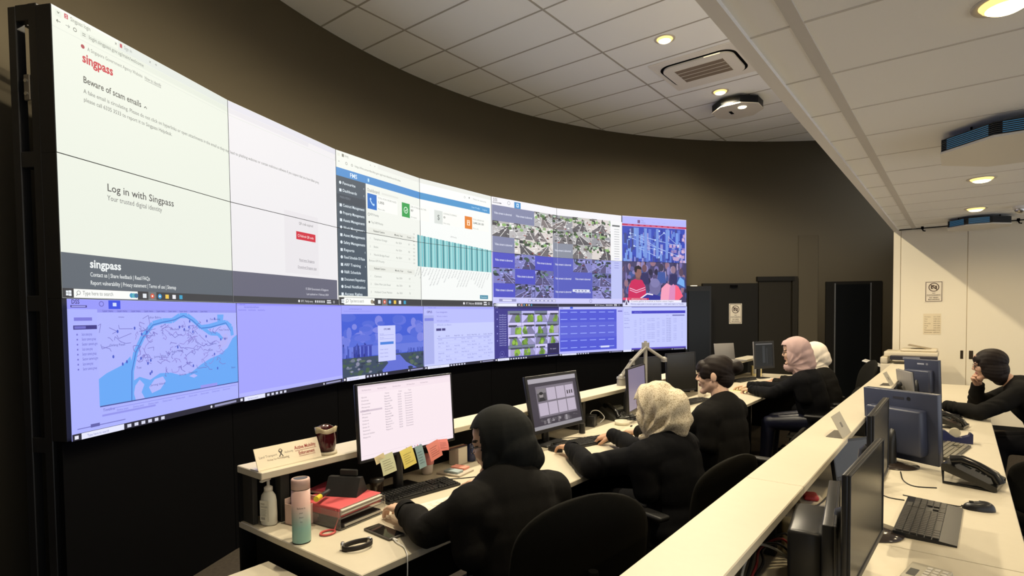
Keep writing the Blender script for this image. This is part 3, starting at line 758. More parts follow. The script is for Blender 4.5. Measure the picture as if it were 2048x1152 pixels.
# man in red shirt
P.poly([(x0+.10, 1.27), (x0+.11, 1.08), (x0+.16, .97), (x0+.26, .93), (x0+.36, .96), (x0+.42, 1.06), (x0+.44, 1.27)], (206, 34, 92), win)
P.line([(x0+.13, 1.08), (x0+.25, 1.12), (x0+.41, 1.07)], .012, (240, 190, 220), win); P.line([(x0+.13, 1.11), (x0+.25, 1.15), (x0+.42, 1.10)], .010, (240, 190, 220), win)
P.poly([(x0+.24, .95), (x0+.24, .88), (x0+.33, .88), (x0+.32, .96)], (128, 84, 84), win); P.disc(x0+.285, .84, .062, (146, 100, 96), 16, .085, win); P.poly([(x0+.215, .83), (x0+.225, .76), (x0+.29, .735), (x0+.35, .77), (x0+.345, .80), (x0+.27, .79), (x0+.25, .85)], (34, 28, 40), win)
P.disc(x0+.60, 1.06, .11, (112, 108, 158), 18, .13, win); P.disc(x0+.60, 1.0, .085, (128, 124, 176), 16, .07, win)
P.poly([(x0+.20, 1.30), (x0+.40, 1.18), (x0+.52, 1.16), (x0+.68, 1.20), (x0+.80, 1.30)], (40, 44, 150), win); P.line([(x0+.30, 1.25), (x0+.45, 1.165), (x0+.56, 1.18)], .02, (236, 226, 240), win)
P.poly([(x0+.70, 1.26), (x0+.72, 1.08), (x0+.82, 1.0), (x0+.90, 1.03), (x0+.93, 1.26)], (246, 160, 190), win); P.poly([(x0+.86, 1.26), (x0+.88, 1.06), (x0+.95, 1.01), (x0+1.0, 1.05), (x0+1.01, 1.26)], (222, 140, 190), win); P.poly([(x0+.98, 1.26), (x0+.99, 1.02), (x0+1.05, 1.05), (x0+1.14, 1.2), (x0+1.06, 1.26)], (250, 96, 128), win)
P.poly([(x0+1.02, 1.0), (x0+1.08, .9), (x0+1.16, .95), (x0+1.17, 1.06)], (120, 176, 240), win)
P.rect(x0, 1.225, x0+.32, 1.262, (226, 70, 110), win); P.rect(x0+.14, 1.232, x0+.48, 1.258, (200, 40, 84), win); P.text('BREAKING NEWS', x0+.16, 1.254, .025, (255, 226, 236), width=.28)
P.rect(x0+.12, 1.262, x1-.10, 1.300, (242, 240, 255), win); P.text('Crowds gather at market as festive season begins', x0+.15, 1.290, .030, (60, 56, 110), width=.80)
P.rect(x0, 1.300, x1, 1.362, (216, 218, 255), win); P.text('Ministry urges public to be alert against scams       SGX opens higher on Tuesday', x0+.15, 1.332, .030, (56, 56, 120), width=1.0)
P.poly([(x0+.03, 1.345), (x0+.07, 1.22), (x0+.11, 1.345)], (226, 226, 246), win); P.poly([(x0+.05, 1.335), (x0+.07, 1.26), (x0+.09, 1.335)], (80, 70, 110), win)
# ---- bottom row: map
LAV = (172, 178, 255)
P.rect(0, 1.362, PW, 2.042, LAV); P.rect(0, 1.366, PW, 1.412, (150, 152, 250))
P.text('DSS', .025, 1.386, .03, (66, 60, 130), bold=.02, width=.042); P.rect(.02, 1.393, .105, 1.404, (60, 54, 130)); P.rect(.026, 1.396, .098, 1.401, (170, 172, 250))
P.ring(.185, 1.385, .012, .004, (100, 98, 190)); P.rect(.225, 1.366, .295, 1.410, (50, 76, 226)); P.rect(.25, 1.378, .272, 1.396, (210, 222, 255))
P.rect(.16, 1.412, PW, 1.428, (146, 148, 240))
for k in range(9): P.text('Layer menu', .19+.085*k, 1.425, .016, (70, 68, 170), width=.06)
P.rect(.035, 1.452, .13, 1.468, (120, 118, 216)); P.rect(.030, 1.490, .155, 1.510, (56, 52, 132)); P.rect(.036, 1.494, .095, 1.506, (110, 108, 200))
for k in range(8):
    P.rect(.045, 1.530+.024*k, .052, 1.538+.024*k, (110, 108, 200)); P.text('Sector camera group', .072, 1.540+.024*k, .020, (84, 80, 180), width=.055+.02*(k % 3))
win = (.155, PW-.004, 1.428, 1.895)
WAT = (104, 168, 246)
P.rect(.155, 1.428, PW, 1.90, (174, 180, 252), win)
P.poly([(.155, 1.76), (.20, 1.735), (.30, 1.70), (.345, 1.66), (.36, 1.72), (.35, 1.90), (.155, 1.90)], WAT, win)          # sea in the west
sea = [(.33, 1.90), (.34, 1.80), (.40, 1.775), (.47, 1.80), (.54, 1.77), (.62, 1.775), (.70, 1.80), (.78, 1.79), (.86, 1.75), (.94, 1.72), (1.03, 1.70), (1.11, 1.66), (1.16, 1.60), (PW, 1.575), (PW, 1.90)]
P.poly(sea, WAT, win)
P.poly([(.46, 1.84), (.50, 1.80), (.56, 1.79), (.58, 1.82), (.54, 1.86), (.48, 1.875)], (176, 182, 252), win); P.poly([(.37, 1.82), (.40, 1.79), (.43, 1.82), (.41, 1.86), (.43, 1.895), (.37, 1.895), (.36, 1.86)], (176, 182, 252), win)
P.poly([(.76, 1.81), (.80, 1.80), (.83, 1.815), (.80, 1.825)], (176, 182, 252), win); P.poly([(1.03, 1.665), (1.10, 1.635), (1.12, 1.585), (1.09, 1.56), (1.03, 1.62)], (178, 178, 246), win)
P.line([(.345, 1.90), (.35, 1.74), (.38, 1.64), (.43, 1.56), (.50, 1.49), (.57, 1.475), (.64, 1.475), (.70, 1.445), (.76, 1.445), (.82, 1.48), (.87, 1.52), (.94, 1.515), (1.02, 1.50), (1.10, 1.49), (1.15, 1.52), (1.16, 1.58)], .030, WAT, win)
P.line([(.88, 1.52), (.95, 1.56), (1.02, 1.565), (1.06, 1.60)], .024, WAT, win); P.poly([(1.02, 1.44), (1.08, 1.44), (1.07, 1.49), (1.02, 1.50)], WAT, win)
P.line([(.345, 1.895), (.352, 1.74), (.382, 1.64), (.43, 1.565), (.50, 1.497), (.57, 1.483), (.66, 1.470), (.73, 1.445), (.80, 1.475), (.87, 1.525), (.96, 1.52), (1.10, 1.495), (1.145, 1.55)], .006, (66, 120, 208), win)
rr = random.Random(11)
for k in range(92):
    a, b = .37+.66*rr.random(), 1.50+.27*rr.random(); pts = [(a, b)]
    for j in range(4): pts.append((pts[-1][0]+.05*(rr.random()-.3), pts[-1][1]+.045*(rr.random()-.5)))
    P.line(pts, .0032, rr.choice([(124, 116, 200), (140, 130, 214), (112, 108, 196)]), win)
for k in range(16):
    a, b = .16+.3*rr.random(), 1.44+.22*rr.random(); P.line([(a, b), (a+.05*rr.random(), b+.05*(rr.random()-.5)), (a+.09*rr.random(), b+.06*(rr.random()-.3))], .003, (120, 118, 200), win)
for k in range(26):
    a, b = .2+.9*rr.random(), 1.45+.34*rr.random(); P.disc(a, b, .006, (70, 90, 200), 8, .009, win)
for st, a, b in (('Johor Bahru', .47, 1.46), ('Woodlands', .62, 1.53), ('Yishun', .72, 1.54), ('Jurong West', .50, 1.68), ('Jurong Island', .47, 1.835), ('Tampines', .94, 1.63), ('Bedok', .93, 1.67), ('Singapore', .755, 1.795), ('Changi', 1.06, 1.60), ('Sentosa', .68, 1.80), ('Tuas', .38, 1.73), ('Pasir Gudang', .95, 1.475), ('Gelang Patah', .22, 1.60), ('Bukit Timah', .63, 1.66), ('Pulau Tekong', 1.03, 1.545), ('Batam', 1.14, 1.80)): P.text(st, a, b, .017, (84, 84, 172), width=.0078*len(st))
P.rect(.155, 1.895, PW, 1.901, (64, 78, 150)); P.rect(.85, 1.878, 1.0, 1.896, (150, 150, 240))
P.text('Timeline', .17, 1.925, .02, (88, 86, 180)); P.rect(.165, 1.94, .50, 1.95, (146, 148, 236)); P.rect(.20, 1.915, 1.19, 1.918, (140, 142, 232))
for k in range(9): P.text('Device event', .25+.1*k, 1.936, .016, (120, 120, 214), width=.07)
P.rect(.03, 1.985, .30, 1.989, (110, 110, 190)); P.rect(.10, 1.976, .15, 1.992, (96, 96, 170))
def lowbar(x0, x1, y0, search, icons):
    h = 2.042-y0; P.rect(x0, y0, x1, 2.042, (34, 34, 52)); P.rect(x0+.015, y0+h*.25, x0+.035, y0+h*.75, (236, 236, 250))
    if search: P.rect(x0+.05, y0+.002, x0+.05+search, 2.042, (230, 232, 255)); P.text('Type here to search', x0+.08, y0+h*.7, h*.5, (120, 120, 190), width=search*.5)
    for k in range(icons): P.rect(x0+.07+search+.045*k, y0+h*.25, x0+.095+search+.045*k, y0+h*.75, (216, 218, 240))
    P.rect(x1-.24, y0+h*.3, x1-.03, y0+h*.7, (150, 150, 186)); P.disc(x1-.27, y0+h*.5, h*.25, (226, 226, 240))
lowbar(0, PW, 2.008, .24, 6)
# ---- bottom row: nearly blank page
P.rect(PW, 1.362, 2*PW, 2.042, (164, 164, 255)); P.rect(PW, 1.362, 2*PW, 1.378, (150, 148, 255))
P.text('New tab', PW+.03, 1.376, .016, (110, 108, 214), width=.05); P.text('dss.internal/portal/home', PW+.07, 1.394, .018, (96, 94, 206), width=.14)
for k in range(3): P.text('bookmarks', PW+.02+.09*k, 1.414, .016, (110, 106, 214), width=.07)
P.rect(PW+.004, 1.98, 2*PW, 2.008, (178, 180, 255)); lowbar(PW, 2*PW, 2.008, .20, 5)
# ---- bottom row: city picture with login card
x0, x1 = 2*PW, 3*PW
P.rect(x0, 1.362, x1, 2.042, (162, 164, 255)); P.text('portal.opus.gov.sg', x0+.10, 1.40, .018, (112, 112, 210), width=.16); P.rect(x0+.03, 1.415, x0+.40, 1.418, (140, 140, 230))
win = (x0, x1-.012, 1.440, 2.005)
P.rect(x0, 1.440, x1-.012, 2.005, (62, 92, 214), win)
P.rect(x0, 1.66, x1, 1.83, (84, 108, 218), win); P.rect(x0, 1.74, x1, 1.83, (104, 122, 222), win)
rr = random.Random(3)
for k in range(36):
    a, b = x0+1.2*rr.random(), 1.47+.24*rr.random(); P.disc(a, b, .03+.09*rr.random(), rr.choice([(94, 112, 220), (110, 124, 224), (80, 104, 216), (124, 132, 226)]), 12, .02+.035*rr.random(), win)
for k in range(34):
    a = x0+.01+.32*rr.random(); P.rect(a, 1.835-.02-.11*rr.random(), a+.014, 1.85, rr.choice([(44, 60, 160), (70, 90, 190), (96, 110, 210), (36, 48, 140)]), win)
for k in range(3): P.rect(x0+.24+.055*k, 1.735, x0+.275+.055*k, 1.85, (52, 66, 172), win)
P.rect(x0+.235, 1.728, x0+.40, 1.740, (70, 82, 186), win)
for k in range(40):
    a = x0+.68+.52*rr.random(); P.rect(a, 1.835-.05*rr.random(), a+.012, 1.85, rr.choice([(54, 70, 170), (80, 100, 200)]), win)
P.rect(x0, 1.838, x1, 2.005, (58, 74, 98), win)
P.poly([(x0+.55, 1.85), (x0+.80, 1.85), (x0+.90, 1.93), (x0+1.08, 2.005), (x0+.50, 2.005), (x0+.62, 1.92)], (98, 112, 214), win)
for k in range(110):
    a, b = x0+1.2*rr.random(), 1.85+.155*rr.random()
    if .52 < a-x0 < .95: continue
    P.disc(a, b, .012+.028*rr.random(), rr.choice([(62, 86, 86), (112, 120, 138), (70, 96, 72), (44, 56, 80), (138, 140, 166), (88, 106, 92)]), 8, .008+.012*rr.random(), win)
P.rect(x0+.475, 1.555, x0+.735, 1.900, (206, 210, 255)); P.text('OPUS MMS', x0+.56, 1.598, .026, (80, 84, 150), bold=.02, width=.10)
for k, y in enumerate((1.640, 1.675, 1.79, 1.825, 1.86)): P.text('User name', x0+.50, y, .018, (130, 134, 206), width=.06 if k < 2 else .12)
P.rect(x0+.505, 1.712, x0+.705, 1.738, (72, 130, 222)); P.rect(x0+.50, 1.645, x0+.71, 1.648, (150, 154, 226)); P.rect(x0+.50, 1.682, x0+.71, 1.685, (150, 154, 226))
lowbar(x0, x1, 2.005, .24, 7)
# ---- bottom row: document page
x0, x1 = 3*PW, 4*PW
P.rect(x0, 1.362, x1, 2.042, (186, 190, 255)); P.rect(x0, 1.55, x1, 2.01, (200, 206, 255)); P.rect(x0, 1.362, x1, 1.392, (170, 172, 255))
P.text('New tab', x0+.07, 1.382, .018, (120, 120, 210), width=.12); P.text('OPUS', x0+.05, 1.435, .034, (74, 70, 150), bold=.02, width=.08); P.text('Case management', x0+.19, 1.434, .028, (112, 112, 200), width=.18)
P.rect(x0+.01, 1.46, x0+.155, 1.99, (172, 178, 238)); P.rect(x0+.015, 1.49, x0+.15, 1.52, (128, 134, 226))
for k, y in enumerate((1.48, 1.53, 1.575)): P.text('Work orders', x0+.20, y, .024, (130, 130, 210), width=.17+.03*k)
P.rect(x0+.19, 1.605, x0+.27, 1.632, (66, 62, 128)); P.rect(x0+.28, 1.605, x0+.335, 1.632, (66, 62, 128))
P.rect(x0+.20, 1.715, x1-.06, 1.718, (130, 132, 210))
for k in range(8):
    y = 1.70+.038*k
    for j, cx in enumerate((.22, .34, .48, .60, .70, .78, .90, 1.00, 1.08)):
        if (k*3+j) % 4 or k == 0: P.text('Ref 02', x0+cx, y, .020, (124, 126, 206) if k else (84, 84, 160), width=.03+.03*((k+j) % 3))
    P.rect(x0+.20, y+.010, x1-.06, y+.0115, (170, 176, 240))
lowbar(x0, x1, 2.010, .34, 6)
# ---- bottom row: dark viewer with hedges
x0, x1 = 4*PW, 5*PW
P.rect(x0, 1.362, x1, 2.042, (58, 54, 138)); P.rect(x0, 1.362, x1, 1.385, (40, 38, 100)); P.text('Live view', x0+.02, 1.380, .022, (170, 170, 230), width=.05)
for k in range(14): P.text('Camera 0%02d carpark' % k, x0+.085, 1.475+.029*k, .024, (186, 188, 246), width=.125)
for k in range(5): P.rect(x0+.045, 1.42+.09*k, x0+.06, 1.434+.09*k, (150, 150, 226))
P.ring(x0+.13, 1.955, .035, .005, (104, 102, 186)); P.disc(x0+.13, 1.955, .008, (140, 138, 214)); P.text('00:00:00', x0+.08, 2.0, .018, (130, 130, 206), width=.12)
def hedge(x, y, w, h, seed):
    r = random.Random(seed); win = (x, x+w, y, y+h)
    P.rect(x, y, x+w, y+h, (196, 190, 246)); P.rect(x, y, x+w, y+h*.3, r.choice([(214, 206, 250), (186, 186, 240), (120, 130, 150)]), win)
    P.poly([(x+w*r.random(), y+h*.3), (x+w*(.5+.5*r.random()), y+h*.3), (x+w*1.1, y+h), (x+w*.2*r.random(), y+h)], r.choice([(150, 146, 190), (170, 162, 204), (128, 126, 164)]), win)
    for k in range(5): P.rect(x+w*r.random(), y+h*.2, x+w*r.random(), y+h*(.3+.1*r.random()), (70, 72, 92), win)
    cx, cy = x+w*(.2+.6*r.random()), y+h
    for k in range(9): P.disc(cx+w*.3*(r.random()-.5), cy-h*.5*r.random(), w*.12, r.choice([(122, 160, 62), (150, 190, 78), (92, 130, 54), (108, 140, 70)]), 9, h*.22, win)
    P.line([(x, y+h*.3), (x+w, y+h*(.25+.2*r.random()))], h*.035, (44, 42, 60), win)
gx = [x0+.235, x0+.48, x0+.725, x0+.97, x1-.005]; gy = [1.415, 1.565, 1.72, 1.86, 2.0]
for i in range(4):
    for j in range(4):
        if (i, j) == (3, 3): P.rect(gx[j], gy[i], gx[j+1], gy[i+1], (42, 38, 82)); P.text('No signal', gx[j]+.05, gy[i]+.08, .022, (190, 188, 220), width=.12); continue
        hedge(gx[j], gy[i], gx[j+1]-gx[j]-.004, gy[i+1]-gy[i]-.003, 300+i*4+j)
lowbar(x0, x1, 2.008, .20, 7)
# ---- bottom row: blue grid of empty camera tiles
x0, x1 = 5*PW, 6*PW
P.rect(x0, 1.362, x1, 2.042, (186, 188, 255)); P.rect(x0, 1.362, x1, 1.392, (196, 198, 255)); P.text('DSS', x0+.03, 1.388, .026, (90, 88, 170), bold=.01); P.rect(x0+.20, 1.362, x0+.25, 1.390, (60, 90, 220))
P.rect(x0+.015, 1.398, x0+1.075, 1.985, (80, 88, 214)); P.rect(x0+.015, 1.58, x0+1.075, 1.80, (92, 100, 216))
for i in range(6):
    for j in range(6): P.rect(x0+.03+.175*j, 1.432+.1*i, x0+.15+.175*j, 1.443+.1*i, (150, 166, 250))
P.rect(x0+.76, 1.93, x0+.93, 1.957, (216, 222, 255)); P.rect(x0+1.10, 1.42, x0+1.19, 1.435, (100, 98, 190))
lowbar(x0, x1, 2.016, .26, 5)
# ---- bottom row: table page
x0, x1 = 6*PW, 7*PW
P.rect(x0, 1.362, x1, 2.042, (196, 202, 255)); P.rect(x0+.155, 1.362, x1-.03, 1.378, (150, 152, 226)); P.rect(x0+.155, 1.425, x1-.035, 1.468, (64, 62, 196)); P.text('e-Services  Portal', x0+.20, 1.456, .024, (150, 154, 240), width=.14)
P.rect(x0+.92, 1.490, x1-.05, 1.508, (110, 112, 180)); P.text('Search', x0+.80, 1.505, .02, (130, 132, 200))
for k, y in enumerate((1.455, 1.48, 1.54, 1.57, 1.62, 1.68)): P.text('Sub menu', x0+.02, y, .022, (100, 102, 190), width=.08+.02*(k % 2))
for k in range(14):
    y = 1.555+.027*k
    for j, (cx, cw2) in enumerate(((.20, .04), (.30, .03), (.36, .03), (.44, .14), (.62, .05), (.72, .05), (.80, .09), (.94, .06), (1.10, .02))):
        if j == 6 or (k+j) % 5: P.text('Case 2024', x0+cx, y, .020, (84, 86, 160) if j == 6 else (134, 138, 206), width=cw2)
P.rect(x0+.15, 1.988, x1-.025, 2.012, (92, 78, 196)); lowbar(x0+.15, x1-.025, 2.012, 0, 0); P.rect(x0, 2.012, x0+.15, 2.042, (226, 228, 255))
# ---- build the displays
M_scr = screen_mat('video_wall_picture', 1.0, 0.5)
lab = {
 (0,0): 'curved video wall display, top left corner, reading Beware of scam emails', (1,0): 'video wall display, top row second from left, end of the scam notice in pale text',
 (2,0): 'video wall display, top row, dashboard with blue phone and green tick cards', (3,0): 'video wall display, top row, dashboard with grey dollar and orange cards',
 (4,0): 'video wall display, top row, camera grid with two grey tiles under a DSS tab', (5,0): 'video wall display, top row, street cameras beside a white list column',
 (6,0): 'video wall display, top right corner, blue network picture under a red line',
 (0,1): 'video wall display, middle row left end, reading Log in with Singpass', (1,1): 'video wall display, middle row, pale page with a red button',
 (2,1): 'video wall display, middle row, dark slate menu and small tables', (3,1): 'video wall display, middle row, teal bar chart with slanted labels',
 (4,1): 'video wall display, middle row, checker of blue tiles and street pictures', (5,1): 'video wall display, middle row, blue tiles beside a lavender list',
 (6,1): 'video wall display, middle row right end, news picture with a man in red',
 (0,2): 'video wall display, bottom row left end, lavender map of an island', (1,2): 'video wall display, bottom row, almost blank lavender page',
 (2,2): 'video wall display, bottom row, blue city skyline behind a login card', (3,2): 'video wall display, bottom row, lavender page with thin table lines',
 (4,2): 'video wall display, bottom row, dark viewer of green hedges', (5,2): 'video wall display, bottom row, solid blue grid of dashes',
 (6,2): 'video wall display, bottom right corner, pale table under a navy band'}
for k in range(7):
    a, t, n = seg(k)
    ang = math.atan2(t.y, t.x)
    for j in range(3):
        z0 = ZT-PH*(j+1)
        th = thing('video_wall_display', lab[(k, j)], 'display', tuple(a+t*PW/2+Vector((0, 0, z0))), ang, 'displays of the curved video wall')
        MB().box(-PW/2+.0006, PW/2-.0006, 0.002, 0.085, 0.0006, PH-.0006).build('housing', M_black, th)
        f = lambda x, y, l, k=k, j=j: (x-k*PW-PW/2, -0.0004-l, PH*(j+1)-y)
        P.build('screen', M_scr, f, th, win=(k*PW+.0028, (k+1)*PW-.0028, j*PH+.0022, (j+1)*PH-.0022), eps=0.000012)
# ---- black plinth under the displays and steel frame at the open left end
t0 = thing('video_wall_plinth', 'matt black panelled base running under the whole curved video wall', 'base', (-4.3, 4.9, 0))
for k in range(7):
    a, t, n = seg(k)
    ang = math.atan2(t.y, t.x); M = Matrix.Translation(a - n*0.03) @ Matrix.Rotation(ang, 4, 'Z')
    MB().box(0.001, PW-.001, 0.0, 0.02, 0.0, ZT-3*PH-.004, 0, M).build('panel', M_blackm, t0, True)
a, t, n = seg(0)
M = Matrix.Translation(a) @ Matrix.Rotation(math.atan2(t.y, t.x), 4, 'Z')
fr = thing('display_rack', 'black steel frame holding up the video wall at its left end', 'rack', tuple(a))
def rk(name, x0, x1, y0, y1, z0, z1, m=M_blackmetal): return MB().rbox(x0, x1, y0, y1, z0, z1, .003, 1, 0, M).build(name, m, fr, True)
rk('post', .004, .05, .088, .135, 0, ZT+.015)
rk('post', .004, .05, .205, .25, 0, ZT+.01)
for z in (ZT-.06, ZT-PH-.06, ZT-2*PH-.06, ZT-3*PH-.06, .06): rk('crossbar', .006, .046, .13, .21, z, z+.075)
rk('crossbar', .006, PW, .215, .24, ZT-.05, ZT); rk('crossbar', .006, PW, .215, .24, ZT-PH-.05, ZT-PH)
for z in (ZT-.37,):
    b = rk('bracket', .002, .012, .137, .172, z-.06, z+.06, mat('zinc_bracket', (.16, .14, .11), .5, .4))
    for dz in (-.03, .03): MB().cyl((-.004, .155, z+dz), (.004, .155, z+dz), .009, n=8, M=M).build('bolt', M_steel, b, True)
# ================================================================== desks, ledges
M_desk = mat('desk_laminate', (0.58, 0.525, 0.405), 0.42, spec=0.4, var=0.03, vscale=30)
M_edge = mat('desk_edge', (0.66, 0.62, 0.52), 0.5)
M_panel = mat('desk_dark_panel', (0.006, 0.0058, 0.005), 0.7, spec=0.15)
M_post = mat('desk_post', (0.03, 0.028, 0.024), 0.6, spec=0.25)
def deskmod(y0, y1, label, end=False):
    t = thing('desk', label, 'desk', (-1.97, (y0+y1)/2, 0), 0, 'front row desks')
    a, b = y0+.001, y1-.001
    MB().rbox(-2.385, -1.55, a, b, .712, .74, .003, 1).build('desktop', M_desk, t, True)
    MB().rbox(-2.375, -2.175, a-.006 if end else a, b, .950, .980, .003, 1).build('shelf', M_desk, t, True)
    MB().box(-2.385, -2.37, a, b, .05, .95).build('back_panel', M_panel, t, True)
    MB().rbox(-2.368, -2.285, a+.012, a+.034, .7402, .9498, .002, 1).build('shelf_support', M_post, t, True)
    MB().rbox(-2.268, -2.222, a+.10, a+.14, .7402, .9498, .002, 1).build('shelf_support', M_post, t, True)
    MB().rbox(-2.30, -1.66, a+.03, a+.055, 0, .7118, .002, 1).build('end_panel', M_panel, t, True)
    MB().rbox(-2.30, -1.66, b-.055, b-.03, 0, .7118, .002, 1).build('end_panel', M_panel, t, True)
    return t
deskmod(1.14, 3.56, 'front row desk nearest the camera, with the thermos and name plate', True)
deskmod(3.56, 5.96, 'front row desk in the middle, under the grey monitor arm')
deskmod(5.96, 8.40, 'front row desk at the far end, before the dark doors')
def ledgemod(y0, y1, label):
    t = thing('privacy_ledge', label, 'ledge', (-.53, (y0+y1)/2, 0), 0, 'ledges of the second row')
    a, b = y0+.001, y1-.001
    MB().rbox(-.628, -.428, a, b, .950, .980, .003, 1).build('ledge_top', M_desk, t, True)
    MB().box(-.618, -.598, a, b, .03, .9495).build('front_panel', M_panel, t, True)
    for y in (a+.05, b-.09): MB().rbox(-.597, -.50, y, y+.03, .7405, .9495, .002, 1).build('ledge_support', M_post, t, True)
for y0, y1, lb in ((.70, 2.20, 'cream ledge section of the second row nearest the camera'), (2.20, 4.60, 'cream ledge section of the second row carrying the nearer sign holder'), (4.60, 7.88, 'cream ledge section of the second row running to the printer')): ledgemod(y0, y1, lb)
def desk2(y0, y1, label):
    t = thing('desk', label, 'desk', (-.2, (y0+y1)/2, 0), 0, 'second row desks')
    a, b = y0+.001, y1-.001
    MB().rbox(-.597, .195, a, b, .712, .74, .003, 1).build('desktop', M_desk, t, True)
    for y in (a+.03, b-.055): MB().rbox(-.58, .08, y, y+.025, 0, .7118, .002, 1).build('end_panel', M_panel, t, True)
for y0, y1, lb in ((.75, 2.46, 'second row desk nearest the camera, with the calculator'), (2.46, 4.72, 'second row desk with the big black keyboard and mouse'), (4.72, 8.25, 'second row desk where the person with bobbed hair leans')): desk2(y0, y1, lb)
# low pedestal in front of the near desk
t = thing('drawer_pedestal', 'low white topped drawer pedestal at the bottom edge, below the near desk', 'cabinet', (-1.92, .87, 0))
MB().rbox(-2.13, -1.68, .60, 1.133, .605, .64, .004, 1).build('top', M_desk, t, True)
MB().rbox(-2.12, -1.69, .61, 1.125, .06, .605, .004, 1).build('body', M_panel, t, True)
for z0, z1 in ((.07, .24), (.25, .42), (.43, .595)):
    d = MB().rbox(-1.689, -1.678, .62, 1.115, z0, z1, .003, 1).build('drawer', M_panel, t, True)
    MB().rbox(-1.677, -1.665, .78, .94, z1-.035, z1-.02, .003, 1).build('handle', M_steel, d, True)
# ================================================================== task chairs
M_mesh = mat('chair_fabric', (0.0105, 0.0098, 0.0075), 0.9, spec=0.12, bump=0.7, bscale=700)
M_chair = mat('chair_plastic', (0.013, 0.013, 0.013), 0.45, spec=0.45)
def curved_panel(w, h, depth, th, n=24, k=32, lumbar=.03):
    """upright padded back: rounded outline, curved in plan, facing +Y; bottom centre at origin"""
    mb = MB(); vs = []
    for side in (0, 1):
        for j in range(k+1):
            v = .5-.5*math.cos(PI*j/k)
            hw = w/2*(1 - .10*abs(v-.45)**1.5*2)
            e = min(v, 1-v)*k/2.0
            for i in range(n+1):
                u = i/n*2-1
                lim = hw*math.sqrt(max(0.0, 1-(max(0, abs(2*v-1)-(.30 if v > .5 else .6))/(.70 if v > .5 else .4))**2.4))*1.0
                lim = max(lim, hw*.10)
                x = u*lim
                y = -depth*(1-(x/(w/2))**2)
                y += lumbar*math.sin(v*PI*.9) - .03*v
                edge = (1-abs(u)**6)*(1-abs(2*v-1)**8)
                y += (-th if side == 0 else th)*.5*(.25+.75*edge)
                vs.append((x, y, v*h))
    N = n+1; K = (k+1)*N
    fs = []
    for j in range(k):
        for i in range(n):
            a = j*N+i
            fs.append((a, a+1, a+N+1, a+N)); fs.append((K+a, K+a+N, K+a+N+1, K+a+1))
    for j in range(k):
        a = j*N; fs.append((a, a+N, K+a+N, K+a)); b = a+n; fs.append((b, K+b, K+b+N, b+N))
    for i in range(n):
        fs.append((i, K+i, K+i+1, i+1)); a = k*N+i; fs.append((a, a+1, K+a+1, K+a))
    mb.add(vs, fs, 0, True); return mb
def make_chair(label, loc, rz, group='black task chairs', bh=.54, bw=.47):
    """the sitter faces local +Y"""
    t = thing('task_chair', label, 'chair', loc, rz, group)
    mb = MB()
    bm = bmesh.new(); bmesh.ops.create_cube(bm, size=1); bmesh.ops.scale(bm, vec=(.49, .47, .075), verts=bm.verts)
    bmesh.ops.bevel(bm, geom=bm.edges[:], offset=.034, segments=4, affect='EDGES'); bmesh.ops.translate(bm, vec=(0, .02, .412), verts=bm.verts)
    mb.bm(bm, 0, True); mb.build('seat', M_mesh, t)
    b = curved_panel(bw, bh, .035, .05)
    b.v = [(x, y-.235-.10*z, z+.50) for x, y, z in b.v]; b.build('backrest', M_mesh, t)
    MB().tube([(0, -.10, .36), (0, -.20, .365), (0, -.285, .43), (0, -.325, .62), (0, -.335, .80)], [.02, .022, .024, .02, .016]).build('back_support', M_chair, t)
    for s in (-1, 1):
        a = MB().tube([(s*.20, 0, .365), (s*.285, -.01, .385), (s*.292, -.03, .53), (s*.285, -.04, .63)], .016).build('armrest', M_chair, t)
        MB().rbox(s*.285-.036, s*.285+.036, -.14, .10, .625, .652, .012, 3).build('arm_pad', M_chair, a)
    MB().cyl((0, 0, .10), (0, 0, .28), .028).cyl((0, 0, .27), (0, 0, .36), .02).build('gas_column', M_chair, t)
    MB().rbox(-.09, .09, -.10, .10, .345, .376, .01, 2).build('seat_mechanism', M_chair, t)
    mb = MB().lathe([(0, .07), (.05, .07), (.045, .125), (0, .125)], n=16)
    for k in range(5):
        a = 2*PI*k/5+.3; c, s = math.cos(a), math.sin(a)
        mb.tube([(.03*c, .03*s, .105), (.17*c, .17*s, .095), (.30*c, .30*s, .078)], [.026, .021, .016])
    base = mb.build('star_base', M_chair, t)
    for k in range(5):
        a = 2*PI*k/5+.3; c, s = math.cos(a), math.sin(a)
        w = MB().cyl((.30*c-.022*s, .30*s+.022*c, .03), (.30*c-.006*s, .30*s+.006*c, .03), .03, n=14).cyl((.30*c+.006*s, .30*s-.006*c, .03), (.30*c+.022*s, .30*s-.022*c, .03), .03, n=14)
        w.cyl((.30*c, .30*s, .03), (.30*c, .30*s, .08), .008, n=8); w.build('caster', M_chair, base)
    return t
